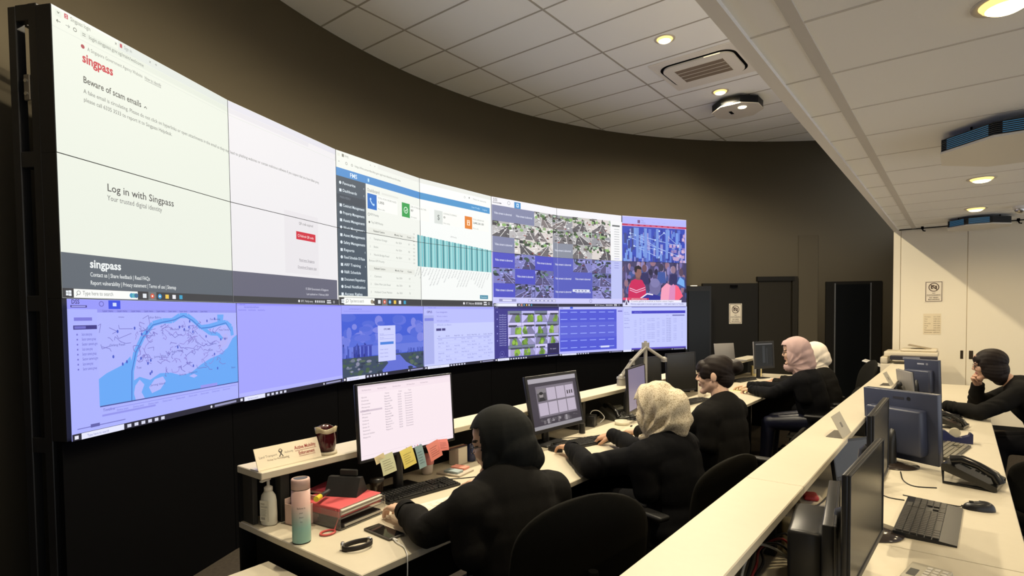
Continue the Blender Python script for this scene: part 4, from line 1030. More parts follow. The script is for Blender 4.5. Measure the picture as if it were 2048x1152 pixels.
# ================================================================== monitors
M_bezel = mat('monitor_bezel', (0.014, 0.014, 0.015), 0.35, spec=0.5)
M_mback = mat('monitor_back', (0.055, 0.062, 0.085), 0.38, spec=0.5)
M_mon = screen_mat('monitor_picture', 1.0, 0.25)
M_off = mat('dark_glossy_screen', (0.020, 0.019, 0.016), 0.22, spec=0.6)
def monitor(label, loc, rz, w=.54, h=.32, z0=.11, tilt=8, pic=None, group=None, foot='rect', th=.018, back=None, box=None, logo=None, bez=.010, chin=.018, name='monitor', stand_y=.09, footw=.24):
    """screen faces local -Y; loc = point on the desk below the screen"""
    t = thing(name, label, 'monitor', loc, rz, group)
    M = Matrix.Translation((0, 0, z0+h/2)) @ Matrix.Rotation(math.radians(-tilt), 4, 'X')
    back = back or M_bezel
    MB().rbox(-w/2, w/2, 0, th, -h/2, h/2, .004, 2, 0, M).build('housing', back, t)
    W, H = w-2*bez, h-bez-chin
    mb = MB()
    for x0, x1, a, b in ((-w/2, -w/2+bez, -h/2, h/2), (w/2-bez, w/2, -h/2, h/2), (-w/2+bez, w/2-bez, h/2-bez, h/2), (-w/2+bez, w/2-bez, -h/2, -h/2+chin)):
        mb.rbox(x0, x1, -.005, .002, a, b, .0015, 1, 0, M)
    mb.build('bezel', M_bezel, t)
    f = lambda x, y, l: tuple(M @ Vector((-w/2+bez+x, -.001-l, h/2-bez-y)))
    if pic: pic(W, H).build('screen', M_mon, f, t, eps=.00005)
    else: MB().box(-w/2+bez, w/2-bez, -.002, .0, -h/2+chin, h/2-bez, 0, M).build('screen', M_off, t)
    if box:
        bw, bh, bd = box
        MB().rbox(-bw/2, bw/2, th-.002, th+bd, -bh/2-.02, bh/2-.02, .012, 2, 0, M).build('rear_housing', back, t)
    if logo:
        MB().box(-.030, .030, th-.0005, th+.0012, h/2-.045, h/2-.032, 0, M).build('logo', logo, t)
        MB().lathe([(.0, th+.001), (.011, th+.001)], n=16, M=M @ Matrix.Translation((-.055, 0, h/2-.038)) @ Matrix.Rotation(-PI/2, 4, 'X')).build('logo', logo, t)
    zc = z0+h*.42; sy = stand_y
    if foot:
        MB().tube([(0, sy, .008), (0, sy, zc*.7), (0, sy-.01, zc), (0, th+.02, zc+.01)], [.026, .024, .022, .020], 10).build('stand', M_bezel, t)
        if foot == 'rect': MB().rbox(-footw/2, footw/2, sy-.11, sy+.07, 0, .010, .006, 2).build('foot', M_bezel, t)
        else: MB().lathe([(0, 0), (.12, 0), (.12, .006), (.06, .012), (.03, .02), (0, .02)], (0, sy-.02, 0), 32).build('foot', mat('glossy_foot', (.03, .022, .018), .15, spec=.6), t)
    return t
def pic_explorer(W, H):
    p = Pic(); p.rect(0, 0, W, H, (250, 234, 240)); p.rect(0, 0, W, H*.03, (232, 214, 224)); p.rect(0, H*.03, W, H*.11, (246, 228, 236))
    g = (170, 150, 164)
    for k in range(5): p.text('File Home Share', W*(.04+.15*k), H*.075, .009, g, width=.05)
    p.text('Name', W*.26, H*.155, .010, g); p.text('Date', W*.40, H*.155, .010, g); p.text('Type', W*.50, H*.155, .010, g)
    p.rect(W*.015, H*.335, W*.225, H*.36, (214, 196, 208))
    for k, s in enumerate(['Quick', 'Desktop', 'Documents', 'Pictures', 'This PC', 'Downloads', 'Music', 'Videos', 'Disk C', 'Disk D', 'Network', 'Shared folder', 'Reports']): p.text(s, W*.03, H*(.17+.045*k), .009, (150, 132, 146), width=.010+.006*len(s)/1.4)
    for k in range(14):
        p.text('Report%02d' % k, W*.25, H*(.195+.036*k), .009, (140, 122, 140), width=.03+.008*(k % 3)); p.text('2024', W*.385, H*(.195+.036*k), .009, (150, 132, 150), width=.022); p.text('Document', W*.46, H*(.195+.036*k), .009, (150, 132, 150), width=.045)
    for k in range(6): p.rect(W*(.44+.03*k), H*.965, W*(.455+.03*k), H*.985, [(200, 170, 190), (230, 150, 160), (150, 160, 200)][k % 3])
    p.rect(0, H*.945, W, H*.948, (226, 206, 218)); return p
def pic_mosaic(W, H):
    p = Pic(); p.rect(0, 0, W, H, (66, 60, 70)); p.rect(0, 0, W, H*.09, (170, 164, 172)); p.rect(0, H*.93, W, H, (150, 146, 152))
    x0, x1, y0, y1 = W*.13, W*.93, H*.16, H*.78
    p.rect(x0, y0, x1, y1, (120, 112, 124)); n = 3
    for i in range(2):
        for j in range(4):
            a = x0+(x1-x0)*(.02+.245*j); b = y0+(y1-y0)*(.08+.46*i); c = a+(x1-x0)*.225; d = b+(y1-y0)*.40
            p.rect(a, b, c, d, (190, 178, 196) if (i, j) != (0, 0) else (80, 76, 80))
    r = random.Random(5)
    ww, hh = x1-x0, y1-y0
    p.rect(x0+ww*.02, y0+hh*.08, x0+ww*.245, y0+hh*.22, (128, 122, 126)); p.disc(x0+ww*.12, y0+hh*.30, ww*.05, (148, 140, 140), 14, hh*.10); p.poly([(x0+ww*.04, y0+hh*.48), (x0+ww*.08, y0+hh*.36), (x0+ww*.17, y0+hh*.36), (x0+ww*.22, y0+hh*.48)], (44, 42, 46)); p.disc(x0+ww*.12, y0+hh*.23, ww*.05, (36, 34, 36), 14, hh*.05)
    for k in range(3): p.rect(x0+(x1-x0)*(.79+.06*k), y0+(y1-y0)*.26, x0+(x1-x0)*(.82+.06*k), y0+(y1-y0)*.38, (60, 54, 60))
    for k in range(30): a = x0+(x1-x0)*r.random(); p.rect(a, y1+.006+.02*r.random(), a+.02, y1+.014+.03*r.random(), r.choice([(110, 104, 110), (84, 80, 86), (150, 144, 150)]))
    return p
def pic_plain(c0, bar=None):
    def f(W, H):
        p = Pic(); p.rect(0, 0, W, H, c0)
        if bar: p.rect(0, 0, W, H*.06, bar)
        return p
    return f
def pic_far(W, H):
    p = Pic(); p.rect(0, 0, W, H, (24, 26, 28)); p.rect(W*.04, H*.05, W*.96, H*.93, (18, 22, 24)); p.rect(0, 0, W, H*.05, (96, 94, 92))
    p.rect(W*.40, H*.1, W*.55, H*.85, (46, 50, 52)); p.rect(W*.62, H*.2, W*.70, H*.9, (34, 38, 40))
    return p
R = math.radians
monitor('wide monitor with a pale file list on its screen, bearing sticky notes', (-2.09, 1.835, .74), R(90), .60, .352, .205, 3, pic_explorer, bez=.008, chin=.012)
monitor('tilted monitor with a dark photo mosaic, in front of the cream headscarf', (-2.085, 3.095, .74), R(86), .545, .365, .105, 11, pic_mosaic, bez=.020, chin=.022, foot='rect')
g = None
monitor('narrow angled monitor with a lavender screen beside the grey monitor arm', (-2.06, 4.24, .74), R(100), .50, .355, .075, 2, pic_plain((128, 118, 140)), foot='rect', footw=.18)
monitor('black screened monitor under the grey monitor arm, left of another black one', (-2.17, 4.67, .74), R(75), .38, .30, .17, 2, None, foot='rect', footw=.16)
monitor('tall black screened monitor left of the person with a hair bun', (-2.02, 5.08, .74), R(72), .40, .36, .13, 2, None, foot='rect', footw=.16)
monitor('far monitor with a thin pale frame around a dark screen', (-1.98, 7.74, .74), R(64), .36, .35, .13, 3, pic_far, bez=.028, chin=.03, back=mat('grey_case', (.22, .21, .2), .5), footw=.18)
# second row
monitor('large near monitor seen almost edge on, screen mirroring the desk', (-.198, 1.842, .74), R(87.7), .53, .305, .155, 0, None, foot='round', th=.016, bez=.006, chin=.016, stand_y=.07)
monitor('older monitor with a thick black rear housing, behind the near edge-on one', (-.290, 1.965, .74), R(97), .48, .275, .003, 0, None, foot=None, box=(.28, .19, .095), th=.030, bez=.015, chin=.02)
monitor('edge-on monitor in front of the big blue-grey monitor back', (-.235, 2.575, .74), R(90), .53, .31, .185, 0, None, foot='round', th=.018, bez=.006, chin=.016, stand_y=.06)
M_blueback = mat('blue_grey_back', (0.040, 0.047, 0.080), 0.36, spec=0.5)
M_logo = mat('dark_logo', (.03, .032, .05), .4); M_logo2 = mat('pale_logo', (.4, .42, .5), .3)
monitor('big blue-grey monitor back with a dark logo and square hump', (-.245, 3.84, .74), R(152), .40, .385, .03, 4, None, foot='round', th=.035, back=M_blueback, box=(.30, .25, .065), logo=M_logo, stand_y=.10, name='monitor')
monitor('blue-grey monitor back with a pale logo, next to the printer', (-.26, 6.42, .74), R(150), .30, .34, .07, 4, None, foot='round', th=.035, back=M_blueback, box=(.23, .20, .07), logo=M_logo2, stand_y=.10)
monitor('small grey tilted monitor peeping over the ledge by the far sign holder', (-.36, 5.95, .74), R(112), .34, .22, .12, 6, pic_plain((74, 74, 78)), foot='rect', footw=.16, back=mat('grey_case', (.22, .21, .2), .5))
monitor('dark panel monitor lying low against the ledge, behind the edge-on monitors', (-.40, 3.22, .74), R(60), .30, .19, .04, 10, None, foot=None, box=(.12, .1, .03))
# laptop back far left
t = thing('laptop', 'open grey laptop seen from behind on the far end of the shelf', 'laptop', (-2.27, 7.35, .98), R(60))
MB().rbox(-.16, .16, -.11, .11, 0, .014, .004, 2).build('base', mat('laptop_grey', (.20, .19, .18), .4), t)
MB().rbox(-.16, .16, -.004, .004, 0, .21, .003, 2, 0, Matrix.Translation((0, .11, .012)) @ Matrix.Rotation(R(-8), 4, 'X')).build('lid', mat('laptop_grey', (.2, .19, .18), .4), t)
# grey monitor arm
M_arm = mat('arm_grey', (0.36, 0.345, 0.31), 0.38, 0.25, spec=0.5)
t = thing('pole_stand', 'grey metal pole with two jointed monitor arms standing on the shelf', 'stand', (-2.25, 4.42, .98))
B0 = Vector((-2.285, 4.40, .98)); J = Vector((-2.215, 4.465, 1.185)); H = Vector((-2.126, 4.543, 1.31)); K = Vector((-2.00, 4.64, 1.20))
MB().cyl(B0, B0+Vector((0, 0, .06)), .038, .036, 20).cyl(B0+Vector((0, 0, .06)), B0+Vector((0, 0, .075)), .041, .037, 20).build('base', M_arm, t, True)
def link(a, b):
    d = b-a; x = Vector((0, 0, 1)).cross(d).normalized()*.024; mb = MB()
    for s in (-1, 1): mb.tube([a+x*s, b+x*s], .0115, 8)
    for f in (.03, .5, .97): mb.tube([a+d*f-x, a+d*f+x], .0085, 8)
    mb.ell(a, .024, None, 14, 8); mb.ell(b, .024, None, 14, 8); return mb
link(B0+Vector((0, 0, .075)), J).build('lower_arm', M_arm, t, True)
MB().cyl(J-Vector((0, 0, .03)), J+Vector((0, 0, .01)), .026, .022).build('elbow', M_arm, t, True)
link(J, H).build('upper_arm', M_arm, t, True); link(H, K).build('upper_arm', M_arm, t, True)
MB().cyl(K-Vector((0, 0, .02)), K+Vector((0, 0, .012)), .026).build('end_cap', M_arm, t, True)
MB().cyl(H-Vector((0, 0, .012)), H+Vector((0, 0, .036)), .034, .034, 8).cyl(H+Vector((0, 0, .036)), H+Vector((0, 0, .05)), .013).build('hub', M_arm, t, True)
MB().cyl((H.x, H.y, .98), H, .016).cyl((H.x, H.y, .98), (H.x, H.y, .992), .05).build('pole', M_arm, t, True)
# ================================================================== keyboards, mice
M_key = mat('key_black', (0.012, 0.012, 0.012), 0.38, spec=0.5)
M_key2 = mat('key_worn', (0.045, 0.042, 0.036), 0.32, spec=0.55)
def keyboard(label, loc, rz, w=.44, d=.14, rest=0, km=M_key, case=M_bezel, group='keyboards'):
    """typist sits at local -Y"""
    t = thing('keyboard', label, 'keyboard', loc, rz, group)
    pts = [(-d/2-rest, 0), (d/2, 0), (d/2, .020), (-d/2, .011), (-d/2-rest, .007)]
    M = Matrix(((0, 0, 1, -w/2), (1, 0, 0, 0), (0, 1, 0, 0), (0, 0, 0, 1)))
    MB().prism(pts, 0, w, 0, M).build('case', case, t)
    mb = MB(); rows = 6; p = (d-.014)/rows
    def key(x0, x1, r):
        y0 = -d/2+.007+p*r; z = .011+.009*((y0+p/2+d/2)/d)
        mb.rbox(x0+.0012, x1-.0012, y0+.0012, y0+p-.0012, z-.002, z+.0065, .0016, 1)
    lw = w*.66; u = lw/15
    for r in range(rows):
        if r == 0:
            xs = [0, 1.3, 2.6, 3.9, 10, 11.3, 12.6, 13.8, 15]
        else: xs = [i for i in range(16)]
        for a, b in zip(xs[:-1], xs[1:]): key(-w/2+.008+a*u, -w/2+.008+b*u, r)
    u2 = (w*.34-.026)/7
    for r in range(rows):
        for c in range(3):
            if r == 2 or (r == 1 and c != 1): continue
            key(-w/2+.014+lw+c*u2, -w/2+.014+lw+(c+1)*u2, r)
        for c in range(4):
            if r == 5: continue
            key(-w/2+.018+lw+(3+c)*u2, -w/2+.018+lw+(4+c)*u2, r)
    mb.build('keys', km, t)
    return t
keyboard('slim black keyboard under the wide monitor, typed on by the black headscarf person', (-2.065, 1.865, .74), R(83), .42, .135)
keyboard('black keyboard before the tilted monitor, at the hands of the cream headscarf person', (-1.945, 3.215, .74), R(74), .44, .15)
keyboard('black keyboard left of the person with a hair bun', (-2.0, 5.35, .74), R(80), .43, .14)
keyboard('keyboard at the far end before the mauve headscarf person', (-2.12, 7.35, .74), R(80), .43, .14)
keyboard('big black keyboard with a wrist rest, nearest on the second row desk', (-.110, 2.838, .74), R(88), .515, .150, .045, M_key2)
keyboard('worn keyboard beside the blue tape dispenser', (-.055, 4.30, .74), R(80), .50, .15, .0, mat('key_shiny', (.16, .145, .105), .3, spec=.5))
keyboard('black keyboard in front of the person with bobbed hair', (-.06, 5.72, .74), R(88), .44, .15)
def mouse(label, loc, rz, m=M_bezel):
    t = thing('mouse', label, 'mouse', loc, rz, 'computer mice')
    mb = MB(); n, k = 16, 8; vs = []
    for i in range(k+1):
        a = PI/2*i/k
        for j in range(n):
            b = 2*PI*j/n; vs.append((.032*math.cos(b)*math.cos(a)**.6, .058*math.sin(b)*math.cos(a)**.6, .036*math.sin(a)*(1-.15*math.sin(b))))
    mb.add(vs, [(i*n+j, i*n+(j+1) % n, (i+1)*n+(j+1) % n, (i+1)*n+j) for i in range(k) for j in range(n)], 0, True); mb.add(vs, [tuple(range(n-1, -1, -1))], 0)
    mb.build('shell', m, t); MB().rbox(-.004, .004, .018, .034, .029, .036, .002, 1).build('wheel', M_post, t)
    return t
mouse('black mouse beside the big black keyboard', (.072, 3.128, .74), R(100))
mouse('black mouse under the hand of the cream headscarf person', (-1.99, 2.945, .74), R(80))
def cable(name, label, pts, r=.0025, m=M_black, n=24, cat='cable'):
    P3 = [Vector(p) for p in pts]; out = []
    for i in range(len(P3)-1):
        p0, p1, p2, p3 = P3[max(i-1, 0)], P3[i], P3[i+1], P3[min(i+2, len(P3)-1)]
        for k in range(6):
            t = k/6; out.append(.5*((2*p1)+(p2-p0)*t+(2*p0-5*p1+4*p2-p3)*t*t+(3*p1-p0-3*p2+p3)*t**3))
    out.append(P3[-1])
    return tag(MB().tube(out, r, 6).build(name, m), label, cat)
z = .7426
cable('cable', 'thin black cable from the big keyboard back under the monitor', [(-.30, 3.15, z), (-.25, 3.09, z), (-.188, 3.085, z)])
cable('cable', 'thin black mouse cable looping round the big keyboard', [(-.20, 3.17, z), (-.10, 3.145, z), (0, 3.125, z), (.016, 3.128, .75)])
cable('cable', 'black phone cable curving across the second row desk', [(-.24, 3.62, z), (-.215, 3.44, z), (-.165, 3.36, z), (-.08, 3.39, z)], .003)
cable('cable', 'black cable lying behind the slim keyboard on the near desk', [(-2.15, 2.05, z), (-2.05, 2.15, z), (-1.97, 2.28, z), (-1.9, 2.38, z)])
cable('cable', 'thin black cable between the tilted monitor and its keyboard', [(-2.15, 3.25, z), (-2.08, 3.34, z), (-1.98, 3.40, z), (-1.93, 3.42, z)])
# ================================================================== small things, near desk
Zd, Zs = .7405, .9805
def tilted_sheet(name, label, cat, base, rz, w, h, lean, pic, m=None, th=.003, group=None):
    """upright sheet facing local -Y leaning back, bottom centre at base"""
    t = thing(name, label, cat, base, rz, group); M = Matrix.Rotation(math.radians(-lean), 4, 'X')
    MB().box(-w/2, w/2, 0, th, 0, h, 0, M).build('plate', m or M_white, t)
    if pic: pic.build('print', M_print, lambda x, y, l: tuple(M @ Vector((-w/2+x, -.0004-l, h-y))), t, eps=.00006)
    return t
p = Pic(); w, h = .295, .092
p.rect(0, 0, w, h, (236, 222, 196)); p.text('Land Transport', .014, .044, .014, (92, 84, 70), width=.080); p.text('Authority', .128, .042, .013, (92, 84, 70), width=.040)
p.line([(.103, .026), (.112, .040), (.119, .052)], .004, (60, 54, 46)); p.line([(.120, .026), (.111, .040), (.102, .052)], .004, (60, 54, 46)); p.ring(.1115, .026, .006, .003, (60, 54, 46))
p.text('We Keep Your World', .046, .060, .011, (120, 106, 84), width=.062); p.text('Moving', .110, .062, .014, (80, 70, 56), width=.034)
p.text('Active Mobility', .176, .036, .021, (150, 44, 40), width=.104, bold=.02); p.text('Enforcement', .190, .062, .021, (150, 44, 40), width=.078, bold=.02); p.rect(.176, .042, .280, .0435, (150, 44, 40)); p.rect(.190, .067, .268, .0685, (150, 44, 40))
t = tilted_sheet('name_plate', 'cream table sign reading Active Mobility Enforcement on the near shelf', 'sign', (-2.207, 1.285, Zs), R(92), w, h, 22, p, mat('acrylic_cream', (.72, .66, .52), .3))
MB().box(-w/2, w/2, .0, .062, 0, .003).build('foot', mat('acrylic_cream', (.72, .66, .52), .3), t)
t = thing('coaster', 'round cream coaster under the dark red cup', 'coaster', (-2.245, 1.478, Zs)); MB().lathe([(0, 0), (.046, 0), (.047, .003), (.046, .012), (0, .012)], n=28).build('disc', mat('cork_cream', (.46, .40, .28), .6), t)
t = thing('cup', 'dark red glass cup with a wavy rim and pale froth, on the near shelf', 'cup', (-2.245, 1.478, Zs+.0125))
mb = MB(); n = 36; vs = []
prof = [(.0, 0), (.030, 0), (.036, .004), (.043, .03), (.044, .06), (.042, .085), (.047, .106), (.043, .106), (.039, .085), (.040, .03), (.03, .008), (0, .008)]
for r, zz in prof:
    for k in range(n):
        a = 2*PI*k/n; s = 1 + (.05*math.sin(6*a)*(zz/.106) if zz > .05 else .02*math.sin(9*a+zz*90)); vs.append((r*s*math.cos(a), r*s*math.sin(a), zz+(.006*math.sin(3*a) if zz > .1 else 0)))
mb.add(vs, [(i*n+k, i*n+(k+1) % n, (i+1)*n+(k+1) % n, (i+1)*n+k) for i in range(len(prof)-1) for k in range(n)], 0, True)
mb.build('glass', mat('ruby_glass', (.055, .006, .008), .12, spec=.7, bump=.4, bscale=90), t)
mb = MB(); vs = []
for r, zz in ((.0440, .085), (.049, .108), (.0445, .109)):
    for k in range(n): a = 2*PI*k/n; s = 1+.05*math.sin(6*a); vs.append((r*s*math.cos(a), r*s*math.sin(a), zz+(.006*math.sin(3*a) if zz > .1 else .003*math.sin(4*a))))
mb.add(vs, [(i*n+k, i*n+(k+1) % n, (i+1)*n+(k+1) % n, (i+1)*n+k) for i in range(2) for k in range(n)], 0, True); mb.build('rim', mat('glass_rim', (.5, .42, .26), .15, spec=.7), t)
MB().lathe([(0, .082), (.040, .082)], n=24).build('froth', mat('froth', (.62, .5, .3), .6), t)
# sanitizer pump bottle
t = thing('pump_bottle', 'white hand sanitizer pump bottle at the near corner of the desk', 'bottle', (-2.245, 1.20, Zd), R(20))
prof = [(0, 0), (.030, 0), (.035, .006), (.0355, .05), (.034, .10), (.030, .122), (.019, .137), (.015, .142)]
mb = MB(); mb.lathe(prof, n=28); mb.v = [(x*1.05, y*.72, zz) for x, y, zz in mb.v]; bo = mb.build('bottle', mat('milky_plastic', (.70, .68, .58), .35, spec=.5), t)
p = Pic(); p.rect(0, 0, .044, .085, (226, 222, 204)); p.text('HAND', .005, .016, .010, (110, 108, 96), width=.022); p.text('SANITIZER', .005, .028, .009, (110, 108, 96), width=.034)
for k in range(5): p.rect(.006, .036+.006*k, .034-.003*(k % 2), .0375+.006*k, (150, 148, 134))
p.rect(.006, .068, .028, .078, (170, 166, 150)); p.build('label', M_print, lambda x, y, l: (-.022+x, -.0262-l-.004*(1-abs((x-.022)/.022)), .105-y), t, eps=.00006)
MB().lathe([(0, .140), (.017, .140), (.017, .156), (.011, .160), (.006, .163), (.006, .185), (0, .185)], n=20).build('pump', M_offwhite, t); MB().rbox(-.008, .008, -.042, .010, .184, .194, .004, 2).build('nozzle', M_offwhite, t)
# thermos with pink to mint fade
def grad_mat(name, z0, z1, ca, cb):
    m = mat(name, ca, .34, spec=.5); nt = m.node_tree; b = nt.nodes['Principled BSDF']
    tc = nt.nodes.new('ShaderNodeTexCoord'); sp = nt.nodes.new('ShaderNodeSeparateXYZ'); mr = nt.nodes.new('ShaderNodeMapRange'); mx = nt.nodes.new('ShaderNodeMix'); mx.data_type = 'RGBA'
    nt.links.new(tc.outputs['Object'], sp.inputs[0]); nt.links.new(sp.outputs['Z'], mr.inputs['Value']); mr.inputs['From Min'].default_value = z0; mr.inputs['From Max'].default_value = z1
    nt.links.new(mr.outputs[0], mx.inputs['Factor']); mx.inputs['A'].default_value = cb; mx.inputs['B'].default_value = ca; nt.links.new(mx.outputs['Result'], b.inputs['Base Color']); return m
t = thing('thermos', 'slim pink to mint green thermos flask on the near desk', 'flask', (-1.968, 1.180, Zd))
MB().lathe([(0, .003), (.0325, .003), (.0345, .006), (.0345, .204), (0, .204)], n=36).build('body', grad_mat('thermos_fade', .06, .15, (.56, .36, .31, 1), (.25, .46, .41, 1)), t)
MB().lathe([(0, 0), (.033, 0), (.0335, .0032), (0, .0032)], n=36).build('base_ring', M_post, t)
MB().lathe([(.0342, .2042), (.0342, .2065)], n=36).build('seal', M_black, t)
c = MB().lathe([(0, .2066), (.0345, .2066), (.0345, .238), (.033, .244), (.028, .246), (.0, .246)], n=36).build('lid', mat('thermos_pink', (.55, .37, .32), .4), t)
MB().lathe([(.0265, .2462), (.022, .2475), (0, .248)], n=30).build('display', mat('thermos_display', (.05, .05, .05), .2, spec=.6), c)
p = Pic()
for k, (s, wd) in enumerate((('Believe in', .030), ('your', .014), ('dream', .016), ('love', .008))): p.text(s, .0, .02+.017*k, .010, (86, 96, 92), 'C', width=wd)
p.build('lettering', M_print, lambda x, y, l: (.0348*math.cos(-.55+x/.0345)+.0002*l, .0348*math.sin(-.55+x/.0345), .155-y), t, eps=.00001)
# pen box with bits behind the thermos
t = thing('pen_box', 'pale pink open box of odds and ends behind the thermos', 'box', (-2.15, 1.293, Zd), R(10))
mb = MB(); mb.box(-.05, .05, -.045, .045, 0, .004); mb.box(-.05, .05, -.045, -.042, 0, .085); mb.box(-.05, .05, .042, .045, 0, .105); mb.box(-.05, -.047, -.045, .045, 0, .105); mb.box(.047, .05, -.045, .045, 0, .085); mb.build('box', mat('pale_pink', (.66, .47, .40), .5), t)
for x, y, c in ((-.02, -.015, (.10, .05, .04)), (.012, .01, (.16, .11, .08)), (-.012, .02, (.05, .04, .04)), (.025, -.02, (.3, .26, .22))):
    MB().ell((x, y, .105), (.022, .02, .026), None, 14, 8).tube([(x, y, .02), (x, y, .1)], .008, 8).build('bottle_top', mat('bits_%d' % int(c[0]*100), c, .3), t)
t = thing('highlighter', 'short yellow highlighter with a fat cap behind the thermos', 'pen', (-2.10, 1.375, .842), R(30))
MB().cyl((0, -.05, .012), (0, .025, .012), .010, n=14).build('barrel', mat('hl_body', (.03, .03, .03), .4), t); MB().cyl((0, -.085, .012), (0, -.05, .012), .0115, n=14).build('cap', mat('hl_yellow', (.75, .62, .05), .4), t)
# acrylic tray, folders
t = thing('document_tray', 'clear acrylic tray holding the red folders', 'tray', (-2.09, 1.44, Zd), R(6))
M_acr = mat('clear_acrylic', (.9, .88, .85), .08, spec=.5, trans=.92, ior=1.2)
mb = MB(); mb.box(-.15, .14, -.125, .125, .0, .003); mb.box(-.15, .14, -.125, .125, .045, .048); mb.box(-.15, .14, .122, .125, .003, .075); mb.box(-.15, .14, -.125, -.122, .003, .075); mb.build('shelves', M_acr, t)
t = thing('folder', 'dark folder lying on the lower level of the acrylic tray', 'folder', (-2.09, 1.44, Zd+.0035), R(6)); MB().rbox(-.13, .13, -.10, .11, 0, .016, .003, 1).build('cover', mat('folder_dark', (.03, .025, .025), .5), t); MB().box(-.125, .132, -.095, .108, .003, .013).build('pages', M_offwhite, t)
M_red = mat('folder_red', (.62, .105, .115), .42, spec=.45); M_paper = mat('paper', (.70, .66, .57), .7, bump=.1, bscale=300)
t = thing('folder', 'bright red folder full of papers on top of the acrylic tray', 'folder', (-2.085, 1.44, Zd+.0485), R(8))
mb = MB(); mb.rbox(-.125, .118, -.118, .118, .034, .038, .0015, 1); mb.rbox(-.125, .118, -.118, .118, 0, .004, .0015, 1); mb.rbox(-.125, .118, -.122, -.116, 0, .038, .002, 1); mb.build('cover', M_red, t)
mb = MB()
for k in range(9): mb.box(-.12+.003*(k % 3), .116+.004*(k % 4), -.114, .114+.002*(k % 2), .005+.0032*k, .0075+.0032*k)
mb.build('pages', M_paper, t)
t = thing('paper_sheaf', 'loose white papers with a red cover leaning at the back of the tray', 'papers', (-2.20, 1.50, .828), R(20)); MB().rbox(-.07, .06, -.10, .10, 0, .012, .002, 1).build('pages', M_paper, t); MB().rbox(-.075, .055, -.105, .10, .0125, .016, .001, 1).build('cover', mat('folder_wine', (.25, .03, .05), .5), t)
t = thing('desk_stand', 'black wedge shaped stand lying on the red folder', 'stand', (-2.10, 1.475, .829), R(28))
MB().prism([(-.055, 0), (.055, 0), (.012, .072), (-.012, .072)], -.075, .075, 0, Matrix(((0, 0, 1, 0), (1, 0, 0, 0), (0, 1, 0, 0), (0, 0, 0, 1)))).build('wedge', mat('stand_black', (.009, .009, .009), .6), t); MB().rbox(-.03, .05, .004, .02, .073, .10, .003, 1).build('lip', M_post, t)
t = thing('lanyard', 'small red lanyard loop beside the acrylic tray', 'lanyard', (-1.955, 1.285, Zd)); MB().tube([(.02*math.cos(a)*1.2, .03*math.sin(a), .005) for a in np.linspace(0, 2*PI, 22)], .004, 6).tube([(.0, .03, .005), (-.02, .055, .02), (-.01, .06, .05), (-.01, .045, .08)], .0025, 6).build('strap', mat('lanyard_red', (.6, .10, .09), .5), t)
# cup of iced drink
t = thing('cup', 'dark iced drink in a clear tumbler by the slim keyboard', 'cup', (-2.175, 1.700, Zd)); MB().lathe([(0, 0), (.026, 0), (.028, .004), (.034, .075), (.0335, .082), (.031, .082), (0, .07)], n=26).build('tumbler', mat('dark_drink', (.035, .02, .012), .12, spec=.6), t); MB().lathe([(.0345, .072), (.037, .084), (.034, .088), (0, .09)], n=26).build('lid', mat('smoke_lid', (.03, .028, .026), .3), t)
# paper under the arm
p = Pic(); p.rect(0, 0, .30, .21, (238, 230, 206))
for k in range(9):
    for j in range(6): p.rect(.02+.043*j, .03+.018*k, .02+.043*j+.028-.006*((k+j) % 3), .034+.018*k, (150, 140, 120))
t = thing('document', 'printed sheet under the sleeve of the black headscarf person', 'paper', (-1.80, 1.83, Zd), R(80)); MB().box(-.15, .15, -.105, .105, 0, .0008).build('sheet', M_paper, t); p.build('print', M_print, lambda x, y, l: (-.15+x, .105-y, .001+l), t, eps=.00004)
# phone + cable
t = thing('smartphone', 'black smartphone charging on the near desk', 'phone', (-1.782, 1.424, Zd), R(-3)); MB().rbox(-.086, .086, -.038, .038, 0, .0095, .008, 3).build('body', mat('phone_case', (.10, .09, .08), .4), t); MB().rbox(-.081, .081, -.034, .034, .0093, .0102, .0004, 1).build('screen', mat('phone_glass', (.006, .006, .007), .06, spec=.7), t)
cable('charging_cable', 'white charging cable hanging from the smartphone over the desk edge', [(-1.697, 1.40, .746), (-1.66, 1.385, .745), (-1.61, 1.375, .745), (-1.565, 1.35, .745), (-1.543, 1.335, .738), (-1.538, 1.33, .68), (-1.54, 1.32, .5), (-1.52, 1.30, .3)], .0022, M_white)
tag(MB().rbox(-1.698, -1.672, 1.3955, 1.4045, .7412, .7482, .0015, 1).build('cable_plug', M_white), 'white plug of the charging cable in the smartphone', 'plug')
# fitness band
t = thing('wristband', 'dark fitness wristband lying on the near desk', 'watch', (-1.742, 1.268, Zd), R(60))
mb = MB(); n = 44; vs = []
for k in range(n):
    a = 2*PI*k/n
    for rr, zz in ((1.0, .0), (1.0, .018), (.90, .018), (.90, .0)):
        tw = 1+.04*math.sin(a); vs.append((.056*rr*math.cos(a)*tw, .033*rr*math.sin(a), zz+.010*(1+math.cos(a))*.5+.004))
mb.add(vs, [(4*k+i, 4*((k+1) % n)+i, 4*((k+1) % n)+(i+1) % 4, 4*k+(i+1) % 4) for k in range(n) for i in range(4)], 0, True); mb.v = [(x, y, max(zz-.004, .0)) for x, y, zz in mb.v]; mb.build('strap', mat('band_rubber', (.014, .010, .009), .5), t)
for a in (2.9, .55):
    MB().rbox(-.010, .010, -.006, .006, .004, .026, .003, 2, 0, Matrix.Translation((.054*math.cos(a), .032*math.sin(a), .003)) @ Matrix.Rotation(a+PI/2, 4, 'Z')).build('clasp', M_steel, t)
